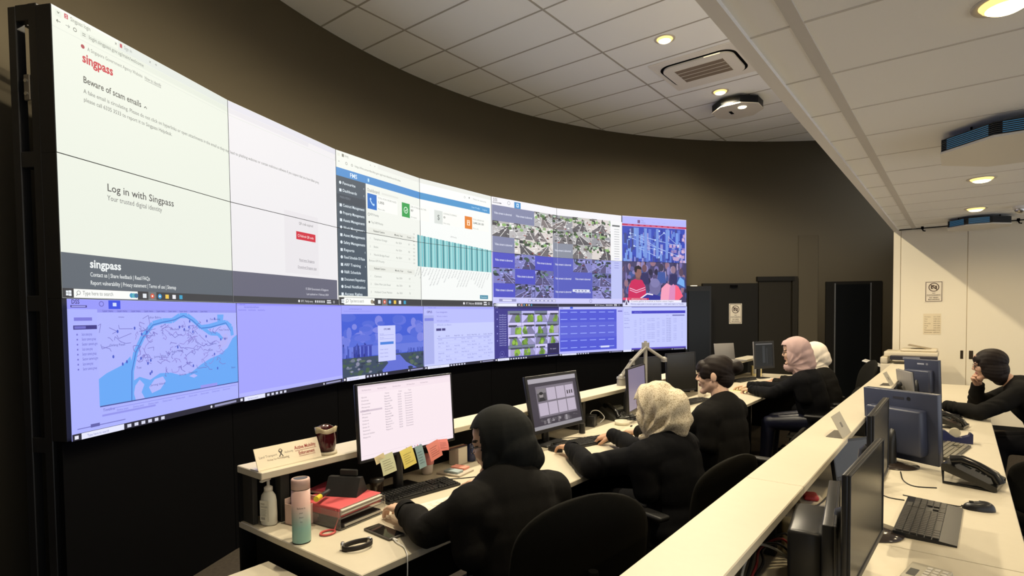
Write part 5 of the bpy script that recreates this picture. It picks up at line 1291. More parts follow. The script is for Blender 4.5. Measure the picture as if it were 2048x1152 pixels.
# sticky notes
def note(y, z, w, h, col, label, roll=0, x=-2.066, swing=8):
    t = thing('sticky_note', label, 'sticky note', (x, y, z), 0, 'sticky notes under the wide monitor')
    mb = MB(); n = 6; vs = []
    for k in range(n+1):
        v = k/n
        for u in (-.5, .5):
            yy, zz = u*w, -v*h; c, s = math.cos(math.radians(roll)), math.sin(math.radians(roll))
            vs.append((.018*math.sin(v*1.4)*swing/8, yy*c-zz*s, yy*s+zz*c))
    mb.add(vs, [(2*k, 2*k+2, 2*k+3, 2*k+1) for k in range(n)], 0, True); mb.build('sheet', mat('note_%d_%d_%d' % col, (*[lin(c) for c in col],), .6), t)
    p = Pic(); r = random.Random(int(y*1000))
    for k in range(5): p.rect(w*.15, h*(.28+.12*k), w*(.55+.3*r.random()), h*(.30+.12*k), tuple(int(c*.55) for c in col))
    def f(xx, yy, l):
        v = yy/h; a, b = xx-w/2, -yy; c, s = math.cos(math.radians(roll)), math.sin(math.radians(roll)); return (.018*math.sin(v*1.4)*swing/8+.0006+l, a*c-b*s, a*s+b*c)
    p.build('writing', M_print, f, t, eps=.00003)
note(1.630, .968, .055, .035, (226, 214, 172), 'cream note stuck under the left corner of the wide monitor', 14, swing=2)
note(1.668, .964, .080, .088, (206, 212, 178), 'pale green note hanging under the wide monitor', 7)
note(1.788, .968, .078, .086, (228, 214, 118), 'yellow note hanging under the wide monitor', 10)
note(1.868, .967, .048, .110, (140, 170, 178), 'blue-grey narrow note hanging under the wide monitor', 8)
note(1.958, .966, .082, .084, (228, 140, 130), 'salmon note hanging under the right end of the wide monitor', 13)
note(2.035, .968, .070, .055, (226, 134, 130), 'small salmon note at the right corner of the wide monitor', -6, -2.068)
# things behind the monitor: cup, notepads, box, pens, bottle, stand
t = thing('cup', 'pink and clear plastic cup behind the sticky notes', 'cup', (-2.265, 2.11, Zd)); MB().lathe([(0, 0), (.027, 0), (.030, .01), (.036, .075), (0, .07)], n=22).build('cup', mat('frost', (.62, .54, .46), .3), t); MB().lathe([(.037, .055), (.0385, .09), (.036, .105), (0, .11)], n=22).build('lid', mat('coral', (.60, .20, .19), .4), t)
for k, (c, lb, dx, dy, wx, hz) in enumerate((((.50, .44, .36), 'cream notepad at the bottom of the small stack', 0, 0, .075, .010), ((.33, .40, .42), 'grey-blue notepad on the small stack', .012, -.016, .045, .012), ((.66, .26, .20), 'orange-pink notepad on the small stack', -.012, .032, .045, .012))):
    z0 = Zd + (0 if k == 0 else .0102); t = thing('notepad', lb, 'notepad', (-2.155+dx, 2.215+dy*1.6, z0), R(10), 'notepads behind the monitor'); MB().rbox(-wx, wx, -wx*(.95 if k == 0 else .62), wx*(.95 if k == 0 else .62), 0, hz, .001, 1).build('pad', mat('pad_%d' % k, c, .6), t)
t = thing('box', 'small white carton holding pens across its top, behind the monitor', 'box', (-2.275, 2.365, Zd), R(6)); MB().rbox(-.035, .035, -.042, .042, 0, .098, .002, 1).build('carton', mat('carton', (.66, .60, .50), .5), t)
for k in range(4):
    tag(MB().cyl((-2.25-.012*k, 2.27, .8415+.0*k), (-2.25-.012*k, 2.41, .8415), .0055, n=8).build('pen', mat('pen_%d' % k, [(.05, .03, .03), (.3, .08, .07), (.45, .38, .25), (.08, .05, .05)][k], .3)), ['black pen on the white carton', 'red pen on the white carton', 'cream pen on the white carton', 'brown pen on the white carton'][k], 'pen', 'pens on the carton')
t = thing('bottle', 'small dark blue bottle beside the white carton', 'bottle', (-2.26, 2.455, Zd)); MB().lathe([(0, 0), (.028, 0), (.030, .01), (.030, .075), (.018, .09), (.014, .10), (0, .10)], n=22).build('body', mat('blue_bottle', (.012, .02, .075), .25, spec=.6), t)
t = thing('file_holder', 'black upright file holder beyond the blue bottle', 'holder', (-2.235, 2.565, Zd)); MB().rbox(-.08, .08, -.016, .016, 0, .165, .003, 1).build('holder', M_bezel, t)
# ------------------------------------------------------------------ second workstation
def speaker_block(label, loc, w, h):
    t = thing('desktop_speaker', label, 'speaker', loc, R(15), 'small speakers behind the tilted monitor'); MB().rbox(-w/2, w/2, -w/2, w/2, 0, h, .004, 2).build('case', M_bezel, t); MB().lathe([(0, 0), (w*.3, 0)], n=18, M=Matrix.Translation((0, -w/2-.0006, h*.5)) @ Matrix.Rotation(PI/2, 4, 'X')).build('cone', M_post, t)
speaker_block('small black speaker behind the tilted monitor, nearer of the pair', (-2.25, 3.60, Zd), .075, .075)
speaker_block('small black speaker behind the tilted monitor, beside the white cable', (-2.215, 3.76, Zd), .085, .085)
t = thing('desktop_speaker', 'slim black can under the right corner of the tilted monitor', 'speaker', (-2.13, 3.50, Zd)); MB().cyl((0, 0, 0), (0, 0, .07), .022).build('case', M_bezel, t)
cable('cable', 'white cable arching up beside the small speaker', [(-2.25, 3.80, .79), (-2.26, 3.86, .835), (-2.24, 3.93, .83), (-2.20, 3.95, .78), (-2.21, 3.90, .745)], .0035, M_white)
t = thing('tape_roll', 'white roll of tape on the desk before the cream headscarf', 'tape', (-2.045, 3.95, Zd)); MB().lathe([(.038, 0), (.056, 0), (.056, .030), (.038, .030), (.038, 0)], n=36).build('roll', mat('tape_white', (.74, .70, .56), .35), t)
t = thing('marker_cap', 'tiny black marker cap beside the tape roll', 'cap', (-1.95, 3.915, Zd)); MB().cyl((0, -.01, .005), (0, .012, .005), .005, n=8).build('cap', M_black, t)
def desk_phone(label, loc, rz, m=M_bezel, glass=None, s=1.0, wire=False):
    t = thing('desk_phone', label, 'telephone', loc, rz, 'desk telephones')
    Mx = Matrix(((0, 0, 1, -.11*s), (1, 0, 0, 0), (0, 1, 0, 0), (0, 0, 0, 1)))
    if wire:
        MB().prism([(-.10*s, .004), (-.09*s, 0), (.09*s, .062*s), (.09*s, .088*s), (.07*s, .094*s), (-.10*s, .022*s)], 0, .22*s, 0, Mx).build('body', m, t)
        MB().tube([(-.095*s, -.06*s, .006), (-.095*s, .085*s, .006), (-.095*s, .088*s, .07*s), (.095*s, .088*s, .07*s), (.095*s, .085*s, .006), (.095*s, -.06*s, .006)], .007, 8).build('stand', m, t)
    else: MB().prism([(-.10*s, 0), (.09*s, 0), (.09*s, .085*s), (.07*s, .095*s), (-.10*s, .022*s)], 0, .22*s, 0, Mx).build('body', m, t)
    tl = Matrix.Translation((0, 0, .022*s)) @ Matrix.Translation((0, -.10*s, 0)) @ Matrix.Rotation(math.atan2(.073, .17), 4, 'X')
    MB().rbox(-.01*s, .095*s, .11*s, .17*s, 0, .006, .002, 1, 0, tl).build('display', glass or mat('phone_lcd', (.16, .17, .15), .2), t)
    mb = MB()
    for i in range(4):
        for j in range(3): mb.rbox(.0+.028*j*s, .022*s+.028*j*s, .015*s+.022*i*s, .031*s+.022*i*s, 0, .005, .001, 1, 0, tl)
    mb.build('buttons', M_post, t)
    pts = [tl @ Vector((-.075*s, q*s, z*s)) for q, z in ((.0, .012), (.03, .036), (.09, .042), (.15, .036), (.18, .012))]
    MB().tube(pts, [.022*s, .019*s, .016*s, .019*s, .022*s], 10).build('handset', mat('handset_black', (.008, .008, .008), .22, spec=.6), t)
    return t
desk_phone('grey desk telephone behind the cream headscarf, under the shelf', (-2.20, 4.16, Zd), R(70), mat('phone_grey', (.05, .05, .045), .4), mat('lcd_grey', (.20, .20, .17), .3))
cable('cable', 'coiled black telephone cord by the grey desk telephone', [(-2.12, 4.02, .78), (-2.10, 4.10, .80), (-2.07, 4.14, .77), (-2.09, 4.2, .745), (-2.06, 4.26, .745)], .004)
# ------------------------------------------------------------------ far workstations of the front row
t = thing('document', 'white sheet beside the elbow of the person with a hair bun', 'paper', (-1.72, 5.35, Zd), R(20)); MB().box(-.10, .10, -.14, .14, 0, .001).build('sheet', M_paper, t)
t = thing('document', 'yellowish printed sheet under the hands of the mauve headscarf person', 'paper', (-1.85, 6.45, Zd), R(-10)); MB().box(-.11, .11, -.15, .15, 0, .001).build('sheet', mat('yellow_paper', (.66, .62, .34), .7), t)
t = thing('bottle', 'slim white bottle beyond the hair bun', 'bottle', (-2.08, 6.55, Zd)); MB().lathe([(0, 0), (.022, 0), (.024, .01), (.022, .10), (.014, .125), (.012, .14), (0, .14)], n=18).build('body', M_white, t); MB().lathe([(.0145, .141), (.0145, .165), (0, .165)], n=16).build('cap', M_offwhite, t)
t = thing('tissue_box', 'yellow and white carton under the far monitor', 'box', (-2.16, 8.05, Zd), R(25)); MB().rbox(-.06, .06, -.06, .06, 0, .13, .003, 1).build('carton', mat('yellow_carton', (.66, .55, .26), .5), t); MB().box(-.045, .045, -.0612, -.06, .03, .10).build('print', mat('carton_print', (.35, .33, .28), .5), t)
t = thing('document', 'white paper in front of the yellow carton', 'paper', (-1.93, 7.75, Zd), R(10)); MB().box(-.14, .14, -.10, .10, 0, .001).build('sheet', M_paper, t)
t = thing('box', 'small white printed carton hidden behind the face with a hair bun', 'box', (-2.08, 5.78, Zd), R(10)); MB().rbox(-.03, .03, -.07, .07, 0, .19, .002, 1).build('carton', mat('carton', (.66, .6, .5), .5), t)
for k in range(5): MB().box(.0301, .0308, -.05, .045-.01*(k % 3), .03+.03*k, .04+.03*k).build('print', mat('carton_print', (.35, .33, .28), .5), t)
# ------------------------------------------------------------------ second row things
def sign_holder(label, loc, rz):
    t = thing('sign_holder', label, 'sign', loc, rz, 'acrylic sign holders on the ledge')
    M = Matrix.Rotation(R(-27), 4, 'X')
    MB().box(-.10, .10, 0, .002, 0, .115, 0, M).build('card', mat('card_grey', (.50, .46, .36), .5), t)
    MB().box(-.10, .10, .002, .075, 0, .002).build('foot', M_acr, t)
    MB().box(-.015, .015, -.0012, -.0002, .045, .07, 0, M).build('print', mat('card_print', (.22, .2, .17), .5), t)
    return t
sign_holder('folded acrylic sign holder on the ledge, nearer of the two', (-.436, 3.235, Zs), R(88))
sign_holder('folded acrylic sign holder on the ledge, beside the far monitors', (-.440, 5.65, Zs), R(88))
desk_phone('large glossy black desk telephone on the second row desk', (.055, 3.60, Zd), R(80), mat('phone_black', (.008, .008, .008), .2, spec=.6), None, 1.12, True)
desk_phone('black desk telephone near the elbow of the person with bobbed hair', (-.045, 5.25, Zd), R(80), mat('phone_black', (.008, .008, .008), .2, spec=.6), None, .9, True)
t = thing('tape_dispenser', 'dark blue tape dispenser on the second row desk', 'tape dispenser', (-.015, 4.655, Zd), R(8))
Mx = Matrix(((1, 0, 0, 0), (0, 0, 1, -.03), (0, 1, 0, 0), (0, 0, 0, 1)))
MB().prism([(-.085, 0), (.085, 0), (.085, .062), (.072, .070), (.066, .050), (.03, .036), (-.005, .034), (-.03, .05), (-.06, .075), (-.085, .08)], 0, .06, 0, Mx).build('body', mat('navy_plastic', (.012, .016, .075), .35, spec=.5), t)
MB().cyl((-.005, -.012, .062), (-.005, .012, .062), .030, n=24).build('tape', mat('tape_clear', (.55, .5, .36), .3), t); MB().box(.066, .074, -.012, .012, .066, .074).build('cutter', M_steel, t)
t = thing('calculator', 'grey desk calculator at the bottom edge of the picture', 'calculator', (-.075, 2.215, Zd), R(80)); MB().rbox(-.075, .075, -.055, .055, 0, .02, .004, 2).build('case', mat('calc_grey', (.42, .39, .31), .5), t); MB().rbox(-.05, .01, .02, .045, .0195, .0215, .001, 1).build('display', mat('lcd_dark', (.09, .09, .08), .2), t)
mb = MB()
for i in range(5):
    for j in range(3): mb.rbox(-.062+.024*i, -.044+.024*i, -.048+.02*j, -.033+.02*j, .0195, .023, .001, 1)
mb.build('buttons', mat('calc_btn', (.55, .52, .45), .5), t)
t = thing('power_adapter', 'cream power adapter block beside the thick backed monitor', 'adapter', (-.462, 2.19, Zd), R(15)); MB().rbox(-.035, .035, -.04, .04, 0, .115, .008, 2).build('block', mat('adapter_cream', (.60, .54, .36), .45), t)
for k, (c, lb) in enumerate((((.6, .58, .5), 'white cable looping behind the thick backed monitor'), ((.015, .014, .014), 'black cable looping behind the thick backed monitor'), ((.30, .03, .03), 'red cable looping behind the thick backed monitor'), ((.02, .018, .018), 'second black cable coiled beside the cream adapter'))):
    y0 = 1.80+.03*k
    cable('cable', lb, [(-.42, y0+.25, .748), (-.47, y0+.22, .80+.01*k), (-.515, y0+.12, .84-.015*k), (-.52+.012*k, y0+.0, .80), (-.50, y0-.08, .748), (-.44, y0-.12, .748)], .0045, mat('cable_%d' % k, c, .4))
t = thing('webcam_box', 'red and white small box under the ledge, behind the edge-on monitor', 'box', (-.50, 2.70, Zd), R(20)); MB().rbox(-.05, .05, -.07, .07, 0, .05, .004, 2).build('carton', mat('carton', (.66, .6, .5), .5), t); MB().rbox(-.03, .03, -.04, .04, .0502, .072, .01, 2).build('cap', mat('box_red', (.5, .05, .05), .4), t)
cable('cable', 'black cable hanging in a loop under the ledge', [(-.52, 2.35, .88), (-.49, 2.48, .82), (-.46, 2.62, .79), (-.44, 2.75, .80)], .004)
# printer at the far end
M_prn = mat('printer_cream', (.62, .55, .41), .5); M_prd = mat('printer_dark', (.035, .033, .045), .35)
t = thing('printer', 'large cream office printer in front of the cream cupboards', 'printer', (-.52, 9.2, 0))
MB().rbox(-.83, -.215, 8.92, 9.50, .05, .90, .01, 2).build('body', M_prn, t, True)
MB().rbox(-.83, -.75, 8.92, 9.50, .90, .985, .01, 2).build('side_pillar', M_prn, t, True)
MB().rbox(-.80, -.22, 9.02, 9.50, .985, 1.055, .012, 2).build('scanner', M_prn, t, True)
MB().rbox(-.72, -.22, 8.86, 9.03, .955, 1.01, .006, 1, 0, None).build('control_panel', M_prd, t, True); MB().box(-.58, -.40, 8.858, 8.862, .97, 1.0).build('display', mat('printer_lcd', (.20, .21, .26), .3), t, True)
MB().rbox(-.62, -.23, 9.05, 9.48, 1.056, 1.09, .014, 2).build('paper_feeder', M_prn, t, True); MB().rbox(-.55, -.25, 9.10, 9.40, 1.105, 1.112, .002, 1, 0, Matrix.Translation((-.4, 9.25, 1.10)) @ Matrix.Rotation(R(12), 4, 'Y') @ Matrix.Translation((.4, -9.25, -1.10))).build('feeder_tray', mat('feeder_tan', (.30, .24, .15), .5), t, True)
MB().rbox(-1.06, -.83, 9.0, 9.3, 0, .016, .004, 1, 0, Matrix.Translation((-.83, 0, .84)) @ Matrix.Rotation(R(18), 4, 'Y') @ Matrix.Translation((.83, 0, 0))).build('side_tray', M_white, t, True)
for z0 in (.10, .30, .50): MB().rbox(-.80, -.24, 8.912, 8.925, z0, z0+.18, .004, 1).build('drawer', M_prn, t, True)
# ================================================================== people
def remeshed(mb, voxel, it=4, fac=.5, solid=0.0):
    me = mb.mesh('tmp', M_black); ob = bpy.data.objects.new('tmp', me); C.objects.link(ob)
    m = ob.modifiers.new('r', 'REMESH'); m.mode = 'VOXEL'; m.voxel_size = voxel
    if it: s = ob.modifiers.new('s', 'SMOOTH'); s.iterations = it; s.factor = fac
    ev = ob.evaluated_get(bpy.context.evaluated_depsgraph_get()); m2 = ev.to_mesh()
    V = np.zeros(len(m2.vertices)*3, 'f'); m2.vertices.foreach_get('co', V); V = V.reshape(-1, 3)
    L = np.zeros(len(m2.loops), 'i'); m2.loops.foreach_get('vertex_index', L)
    st = np.zeros(len(m2.polygons), 'i'); m2.polygons.foreach_get('loop_start', st)
    tot = np.zeros(len(m2.polygons), 'i'); m2.polygons.foreach_get('loop_total', tot)
    N = np.zeros(len(m2.vertices)*3, 'f'); m2.vertices.foreach_get('normal', N); N = N.reshape(-1, 3)
    F = [L[a:a+b].tolist() for a, b in zip(st, tot)]
    ev.to_mesh_clear(); bpy.data.objects.remove(ob); bpy.data.meshes.remove(me)
    return V.astype(float), F, N.astype(float)
def mesh_obj(name, V, F, mats, parent, mi=None, solid=0):
    inv = parent_world(parent).inverted(); A = np.array(inv)
    V = V @ A[:3, :3].T + A[:3, 3]
    me = bpy.data.meshes.new(name); me.from_pydata(V.tolist(), [], F)
    for m in (mats if isinstance(mats, list) else [mats]): me.materials.append(m)
    if mi is not None: me.polygons.foreach_set('material_index', mi)
    me.polygons.foreach_set('use_smooth', [True]*len(F)); me.update()
    o = bpy.data.objects.new(name, me); C.objects.link(o); o.parent = parent
    if solid:
        s = o.modifiers.new('thickness', 'SOLIDIFY'); s.thickness = solid; s.offset = -1
    return o
class Frame:
    def __init__(s, c, F, up=(0, 0, 1)):
        s.c = Vector(c); s.F = Vector(F).normalized(); s.L = Vector(up).cross(s.F).normalized(); s.U = s.F.cross(s.L)
        s.R = Matrix((s.F, s.L, s.U)).transposed()
    def __call__(s, f, l, u): return s.c + s.F*f + s.L*l + s.U*u
    def local(s, V): return (V - np.array(s.c)) @ np.array(s.R)
M_skin = mat('skin', (.56, .33, .22), .5, spec=.4, var=.05, vscale=40)
M_skin2 = mat('skin_light', (.64, .42, .30), .5, spec=.4, var=.05, vscale=40)
M_lip = mat('lips', (.45, .19, .16), .45); M_hair = mat('hair_dark_brown', (.013, .0085, .007), .6, spec=.22, bump=.3, bscale=160)
M_brow = mat('brow', (.03, .02, .015), .6)
M_jkt = mat('black_jacket_cloth', (.0075, .0070, .0063), .85, spec=.14, bump=.5, bscale=500)
M_jkt2 = mat('navy_black_jacket_cloth', (.0050, .0052, .0062), .85, spec=.12, bump=.5, bscale=500)
M_trs = mat('black_trouser_cloth', (.0045, .0045, .0055), .8, spec=.1)
M_satin = mat('navy_satin', (.006, .007, .017), .3, spec=.45)
M_shoe = mat('shoe_black', (.008, .008, .008), .35)
def head_prims(mb, H):
    E = lambda p, r: mb.ell(H(*p), r, H.R, 18, 12)
    E((-.014, 0, .030), (.099, .076, .090)); E((.026, 0, -.028), (.064, .061, .082))
    for s in (-1, 1):
        mb.cap(H(.010, s*.046, -.050), H(.066, s*.013, -.098), .026, .018)
        E((.056, s*.034, -.024), (.032, .028, .030))
        E((-.006, s*.079, -.004), (.019, .010, .031))
        E((.096, s*.0105, -.025), (.009, .008, .0070))
        E((.081, s*.031, -.001), (.010, .015, .009))
    E((.074, 0, -.098), (.018, .024, .017)); mb.cap(H(.078, -.036, .024), H(.078, .036, .024), .016)
    E((.060, 0, .055), (.036, .058, .042))
    mb.cap(H(.088, 0, .014), H(.105, 0, -.019), .0075, .0090); mb.cap(H(.105, 0, -.020), H(.092, 0, -.031), .008, .006)
    E((.0860, 0, -.0500), (.0120, .021, .0060)); E((.0840, 0, -.0615), (.0115, .018, .0068))
def hand_prims(mb, wr, D, N, side, curl=(22, 34, 26), spread=1.0):
    """D towards the fingers, N out of the palm, side=+1: thumb on N x D side"""
    D = Vector(D).normalized(); N = Vector(N); N = (N - D*N.dot(D)).normalized(); S = N.cross(D).normalized()*side
    W = Vector(wr); P = lambda f, s, n=0: W + D*f + S*s + N*n
    K = [(.088, .029), (.093, .0095), (.088, -.0100), (.078, -.0275)]
    for f, s in K: mb.cap(P(.005, s*.62), P(f, s, -.002), .0165, .0118)
    mb.cap(P(.02, .018, .006), P(.055, .024, .006), .016, .013)
    LN = [(.041, .025, .020), (.045, .028, .021), (.041, .026, .020), (.032, .020, .018)]
    for q, ((f, s), ln) in enumerate(zip(K, LN)):
        p = P(f, s, -.002); a = 0; r = .0092-.0006*(q == 3)
        fan = (1.5-q)*.055*spread
        for j, l in enumerate(ln):
            a += math.radians(curl[j]*(1+.10*(q-1)))
            d = (D*math.cos(fan)+S*math.sin(fan))*math.cos(a) + N*math.sin(a)
            e = p + d*l; mb.cap(p, e, r, r-.0009); p = e; r -= .0009
    t0, t1, t2, t3 = P(.018, .026, .004), P(.046, .047, .014), P(.072, .050, .024), P(.092, .046, .032)
    mb.cap(t0, t1, .0155, .0125); mb.cap(t1, t2, .0115, .0100); mb.cap(t2, t3, .0100, .0080)
def make_person(label, floor, pel, nb, head, hF, hUp, bF, shL, shR, elL, wrL, elR, wrR, handL, handR, knees, ankles, voxel=.006, hair=None, hijab=None, glasses=False, skin=M_skin, jacket=M_jkt, trousers=M_trs, collar=None, seed=0, fat=1.0):
    t = thing('person', label, 'person', (pel[0], pel[1], floor))
    V3 = Vector; pel, nb, shL, shR, elL, wrL, elR, wrR = map(V3, (pel, nb, shL, shR, elL, wrL, elR, wrR))
    bF = V3(bF).normalized(); H = Frame(head, hF, hUp); spine = (nb-pel); su = spine.normalized()
    lat = su.cross(bF).normalized(); fw = lat.cross(su).normalized(); TR = Matrix((fw, lat, su)).transposed()
    def torso(mb, g):
        E = lambda s, o, r: mb.ell(pel+spine*s+fw*o, tuple(x*fat+g for x in r), TR, 20, 14)
        E(.02, .0, (.115, .165, .115)); E(.33, .01, (.105, .138, .15)); E(.66, .0, (.110, .150, .16)); E(.86, -.012, (.085, .135, .10))
        for s in (shL, shR): mb.cap(nb-su*.035, s, .050+g, .052+g)
        mb.cap(shL*.8+shR*.2-su*.05, shR*.8+shL*.2-su*.05, .065+g, .065+g)
    def arm(mb, sh, el, wr, g, cut=0):
        w = wr if not cut else wr + (el-wr).normalized()*cut
        mb.cap(sh, el, .050+g, .041+g); mb.cap(el, w, .041+g, .028+g*1.0)
    # body: one continuous skin
    mb = MB(); head_prims(mb, H); torso(mb, 0); mb.cap(H(-.022, 0, -.055), nb-su*.02, .053, .058)
    arm(mb, shL, elL, wrL, 0); arm(mb, shR, elR, wrR, 0)
    hips = [pel+lat*.09+bF*.02, pel-lat*.09+bF*.02]
    for h, k, a in zip(hips, knees, ankles):
        k, a = V3(k), V3(a); mb.cap(h, k, .085, .056); mb.cap(k, a, .054, .036); mb.cap(a, a+bF*.13-V3((0, 0, .035)), .034, .026)
    V, F, N = remeshed(mb, voxel, 3, .5)
    for (wr, el, hd, sd) in ((wrL, elL, handL, 1), (wrR, elR, handR, -1)):
        if hd is None: continue
        m2 = MB(); m2.cap(wr+(el-wr).normalized()*.05, wr, .029, .026); hand_prims(m2, wr, hd[0], hd[1], sd, *(hd[2:]))
        v, f, n = remeshed(m2, .0028, 2, .5); F = F + [[i+len(V) for i in q] for q in f]; V = np.vstack([V, v])
    Lc = H.local(V); cen = np.array([Lc[q].mean(0) for q in F])
    mi = np.zeros(len(F), 'i'); f_, l_, u_ = cen[:, 0], np.abs(cen[:, 1]), cen[:, 2]
    mi[(np.abs(u_+.0565) < .0105) & (f_ > .082) & (l_ < .021)] = 1
    mi[(((u_-.003)/.0055)**2+((l_-.031)/.0155)**2 < 1) & (f_ > .055)] = 2
    mi[(np.abs(u_-.0255-.10*(l_-.03)) < .0042) & (l_ > .012) & (l_ < .05) & (f_ > .05)] = 2
    mesh_obj('body', V, F, [skin, M_lip, M_brow], t, mi)
    # jacket: loose blazer with padded shoulders, collar and cuffs
    mb = MB(); torso(mb, .036)
    for s_, o_ in ((shL, 1), (shR, -1)):
        q = s_ + lat*o_*.022 + V3((0, 0, .004)); mb.cap(nb-su*.045+lat*o_*.03, q, .064, .062); mb.cap(q, q-su*.16-lat*o_*.01, .064, .066)
    mb.ell(pel+spine*.45-fw*.015, (.135*fat, .178*fat, .24), TR, 22, 14)
    for sh, el, wr in ((shL, elL, wrL), (shR, elR, wrR)):
        d = (wr-el).normalized(); mb.cap(sh, el, .073, .062); mb.cap(el, el.lerp(wr, .5), .062, .056); mb.cap(el.lerp(wr, .5), wr-d*.035, .056, .048)
    mb.ell(pel-su*.04, (.165*fat, .215*fat, .13), TR, 20, 12); mb.cap(nb-su*.06, nb+su*.004, .085, .072)
    V, F, N = remeshed(mb, .0075, 12, .5)
    rr = np.random.RandomState(seed+3); w = np.zeros(len(V))
    for k in range(7):
        d = rr.normal(size=3); d /= np.linalg.norm(d); fr = rr.uniform(18, 50); w += np.sin(V @ d*fr + rr.uniform(0, 6)+1.6*np.sin(V @ rr.normal(size=3)*9))
    fold = np.zeros(len(V))
    for (a, b) in ((shL, elL), (elL, wrL), (shR, elR), (elR, wrR)):
        a_, b_ = np.array(a), np.array(b); ab = b_-a_; ln = np.linalg.norm(ab); s = np.clip(((V-a_) @ ab)/(ab @ ab), 0, 1); rad = V-(a_+s[:, None]*ab); dist = np.linalg.norm(rad, axis=1)
        m_ = np.clip(1.7-dist/.075, 0, 1)*np.clip(1-np.abs(s-.5)*1.2, .25, 1)
        hel = rad @ np.array(basis(Vector(ab))[0])
        fold = np.maximum(np.abs(fold), m_)*np.sign(fold+1e-9)*0 + np.where(m_ > np.abs(fold), m_*np.sin(s*ln*62+hel*70+2.6*np.sin(s*ln*23+hel*31)), fold)
    V = V + N*(w*.0012 + fold*.0036)[:, None]
    jk = mesh_obj('jacket', V, F, jacket, t)
    mb = MB(); n_ = 26; vs_ = []
    for k in range(n_+1):
        a_ = math.radians(-150 + 300*k/n_) + PI; c_, s_ = math.cos(a_), math.sin(a_)
        for rr_, zz in ((.070, .030), (.078, .036), (.092, .004), (.098, -.016), (.088, -.016)): vs_.append(nb - su*.006 + fw*(c_*rr_*1.02) + lat*(s_*rr_) + su*(zz - .030*max(0, c_)))
    mb.add(vs_, [(5*k+i, 5*k+5+i, 5*k+5+(i+1) % 5, 5*k+(i+1) % 5) for k in range(n_) for i in range(5)], 0, True); mb.build('collar', jacket, t, True)
    for el, wr in ((elL, wrL), (elR, wrR)):
        d = (wr-el).normalized(); MB().cyl(wr-d*.05, wr-d*.004, .0475, .0455, 26, cap=False).cyl(wr-d*.004, wr-d*.02, .0455, .036, 26, cap=False).build('cuff', jacket, t, True)
    # trousers and shoes
    mb = MB(); mb.ell(pel-su*.02, (.125, .178, .11), TR, 18, 12)
    for h, k, a in zip(hips, knees, ankles):
        k, a = V3(k), V3(a); mb.cap(h, k, .098, .070); mb.cap(k, a+V3((0, 0, .03)), .068, .056)
    V, F, N = remeshed(mb, .012, 4, .5); mesh_obj('trousers', V, F, trousers, t)
    for a in ankles:
        a = V3(a); mb = MB(); mb.cap(a-V3((0, 0, .03))-bF*.03, a-V3((0, 0, .045))+bF*.15, .042, .034).ell(a-V3((0, 0, .02)), .045)
        V, F, N = remeshed(mb, .009, 3); V[:, 2] = np.maximum(V[:, 2], floor+.002); mesh_obj('shoe', V, F, M_shoe, t)
    # head covering
    if hijab:
        mb = MB(); K = hijab.get('k', 1.1); E = lambda p, r: mb.ell(H(*[q*K for q in p]), tuple(q*K for q in r), H.R, 22, 16)
        E((-.016, 0, .030), (.120, .098, .112)); br = hijab.get('brim', 1.0); E((.048*br, 0, .058), (.056, .072, .060)); E((-.055, 0, -.015), (.090, .088, .090))
        for s in (-1, 1): E((.022, s*.052, -.030), (.066, .042, .088))
        E((.040, 0, -.122), (.058, .066, .048)); mb.cap(H(-.020, 0, -.075), nb+su*.02+fw*.01, .088, .092); mb.cap(H(-.03, 0, -.09), nb-su*.03, .085, .10)
        if hijab.get('drape'):
            for p, q, a, b in hijab['drape']: mb.cap(H(*p), H(*q), a, b)
        V, F, N = remeshed(mb, .0055, 8, .5)
        Lc = H.local(V); fa, ua = hijab.get('anchor', (.055, -.125))
        psi = np.arctan2(Lc[:, 2]-ua, -(Lc[:, 0]-fa)); dist = np.hypot(Lc[:, 2]-ua, Lc[:, 0]-fa)
        wgt = np.clip((dist-.03)/.06, 0, 1)*np.clip(1.5-dist/.22, .15, 1)
        amp = hijab.get('amp', .0035); sg = np.sign(Lc[:, 1])
        V = V + N*(amp*wgt*((1-np.abs(np.sin(psi*6.5+sg*.7+1.3*np.sin(dist*17))))*2.2-1+.45*np.sin(psi*17+1.3+dist*14)))[:, None]
        cen = np.array([Lc[q].mean(0) for q in F])
        hw, f0 = hijab.get('open', (.060, .03)); hole = (cen[:, 0] > f0) & ((cen[:, 1]/hw)**2+((cen[:, 2]+.018)/.090)**2 < 1)
        hole |= (cen[:, 0] > hijab.get('cut', .062)) & (cen[:, 2] < .080) & (cen[:, 2] > -.112)
        F = [q for q, h in zip(F, hole) if not h]
        mesh_obj('headscarf', V, F, hijab['mat'], t, None, .004)
    if hair:
        mb = MB()
        for p, r in hair: mb.ell(H(*p), r, H.R, 20, 14)
        V, F, N = remeshed(mb, .0045, 5, .5); Lc = H.local(V); ang = np.arctan2(Lc[:, 1], Lc[:, 2]+.02)
        V = V + N*(.0007*np.sin(ang*23+4*np.sin(Lc[:, 0]*14)))[:, None]
        mesh_obj('hair', V, F, M_hair, t)
    if glasses:
        mb = MB()
        for s in (-1, 1):
            mb.tube([H(.103-.010*abs(math.cos(a)), s*.033+.024*math.cos(a), -.001+.019*math.sin(a)) for a in np.linspace(0, 2*PI, 22)], .0016, 6)
            mb.tube([H(.094, s*.057, .004), H(.04, s*.074, .006), H(-.01, s*.080, .008)], .0016, 6)
        mb.tube([H(.103, -.010, .003), H(.106, 0, .006), H(.103, .010, .003)], .0016, 6)
        mb.build('glasses', mat('glasses_frame', (.02, .016, .014), .3, spec=.6), t, True)
    return t
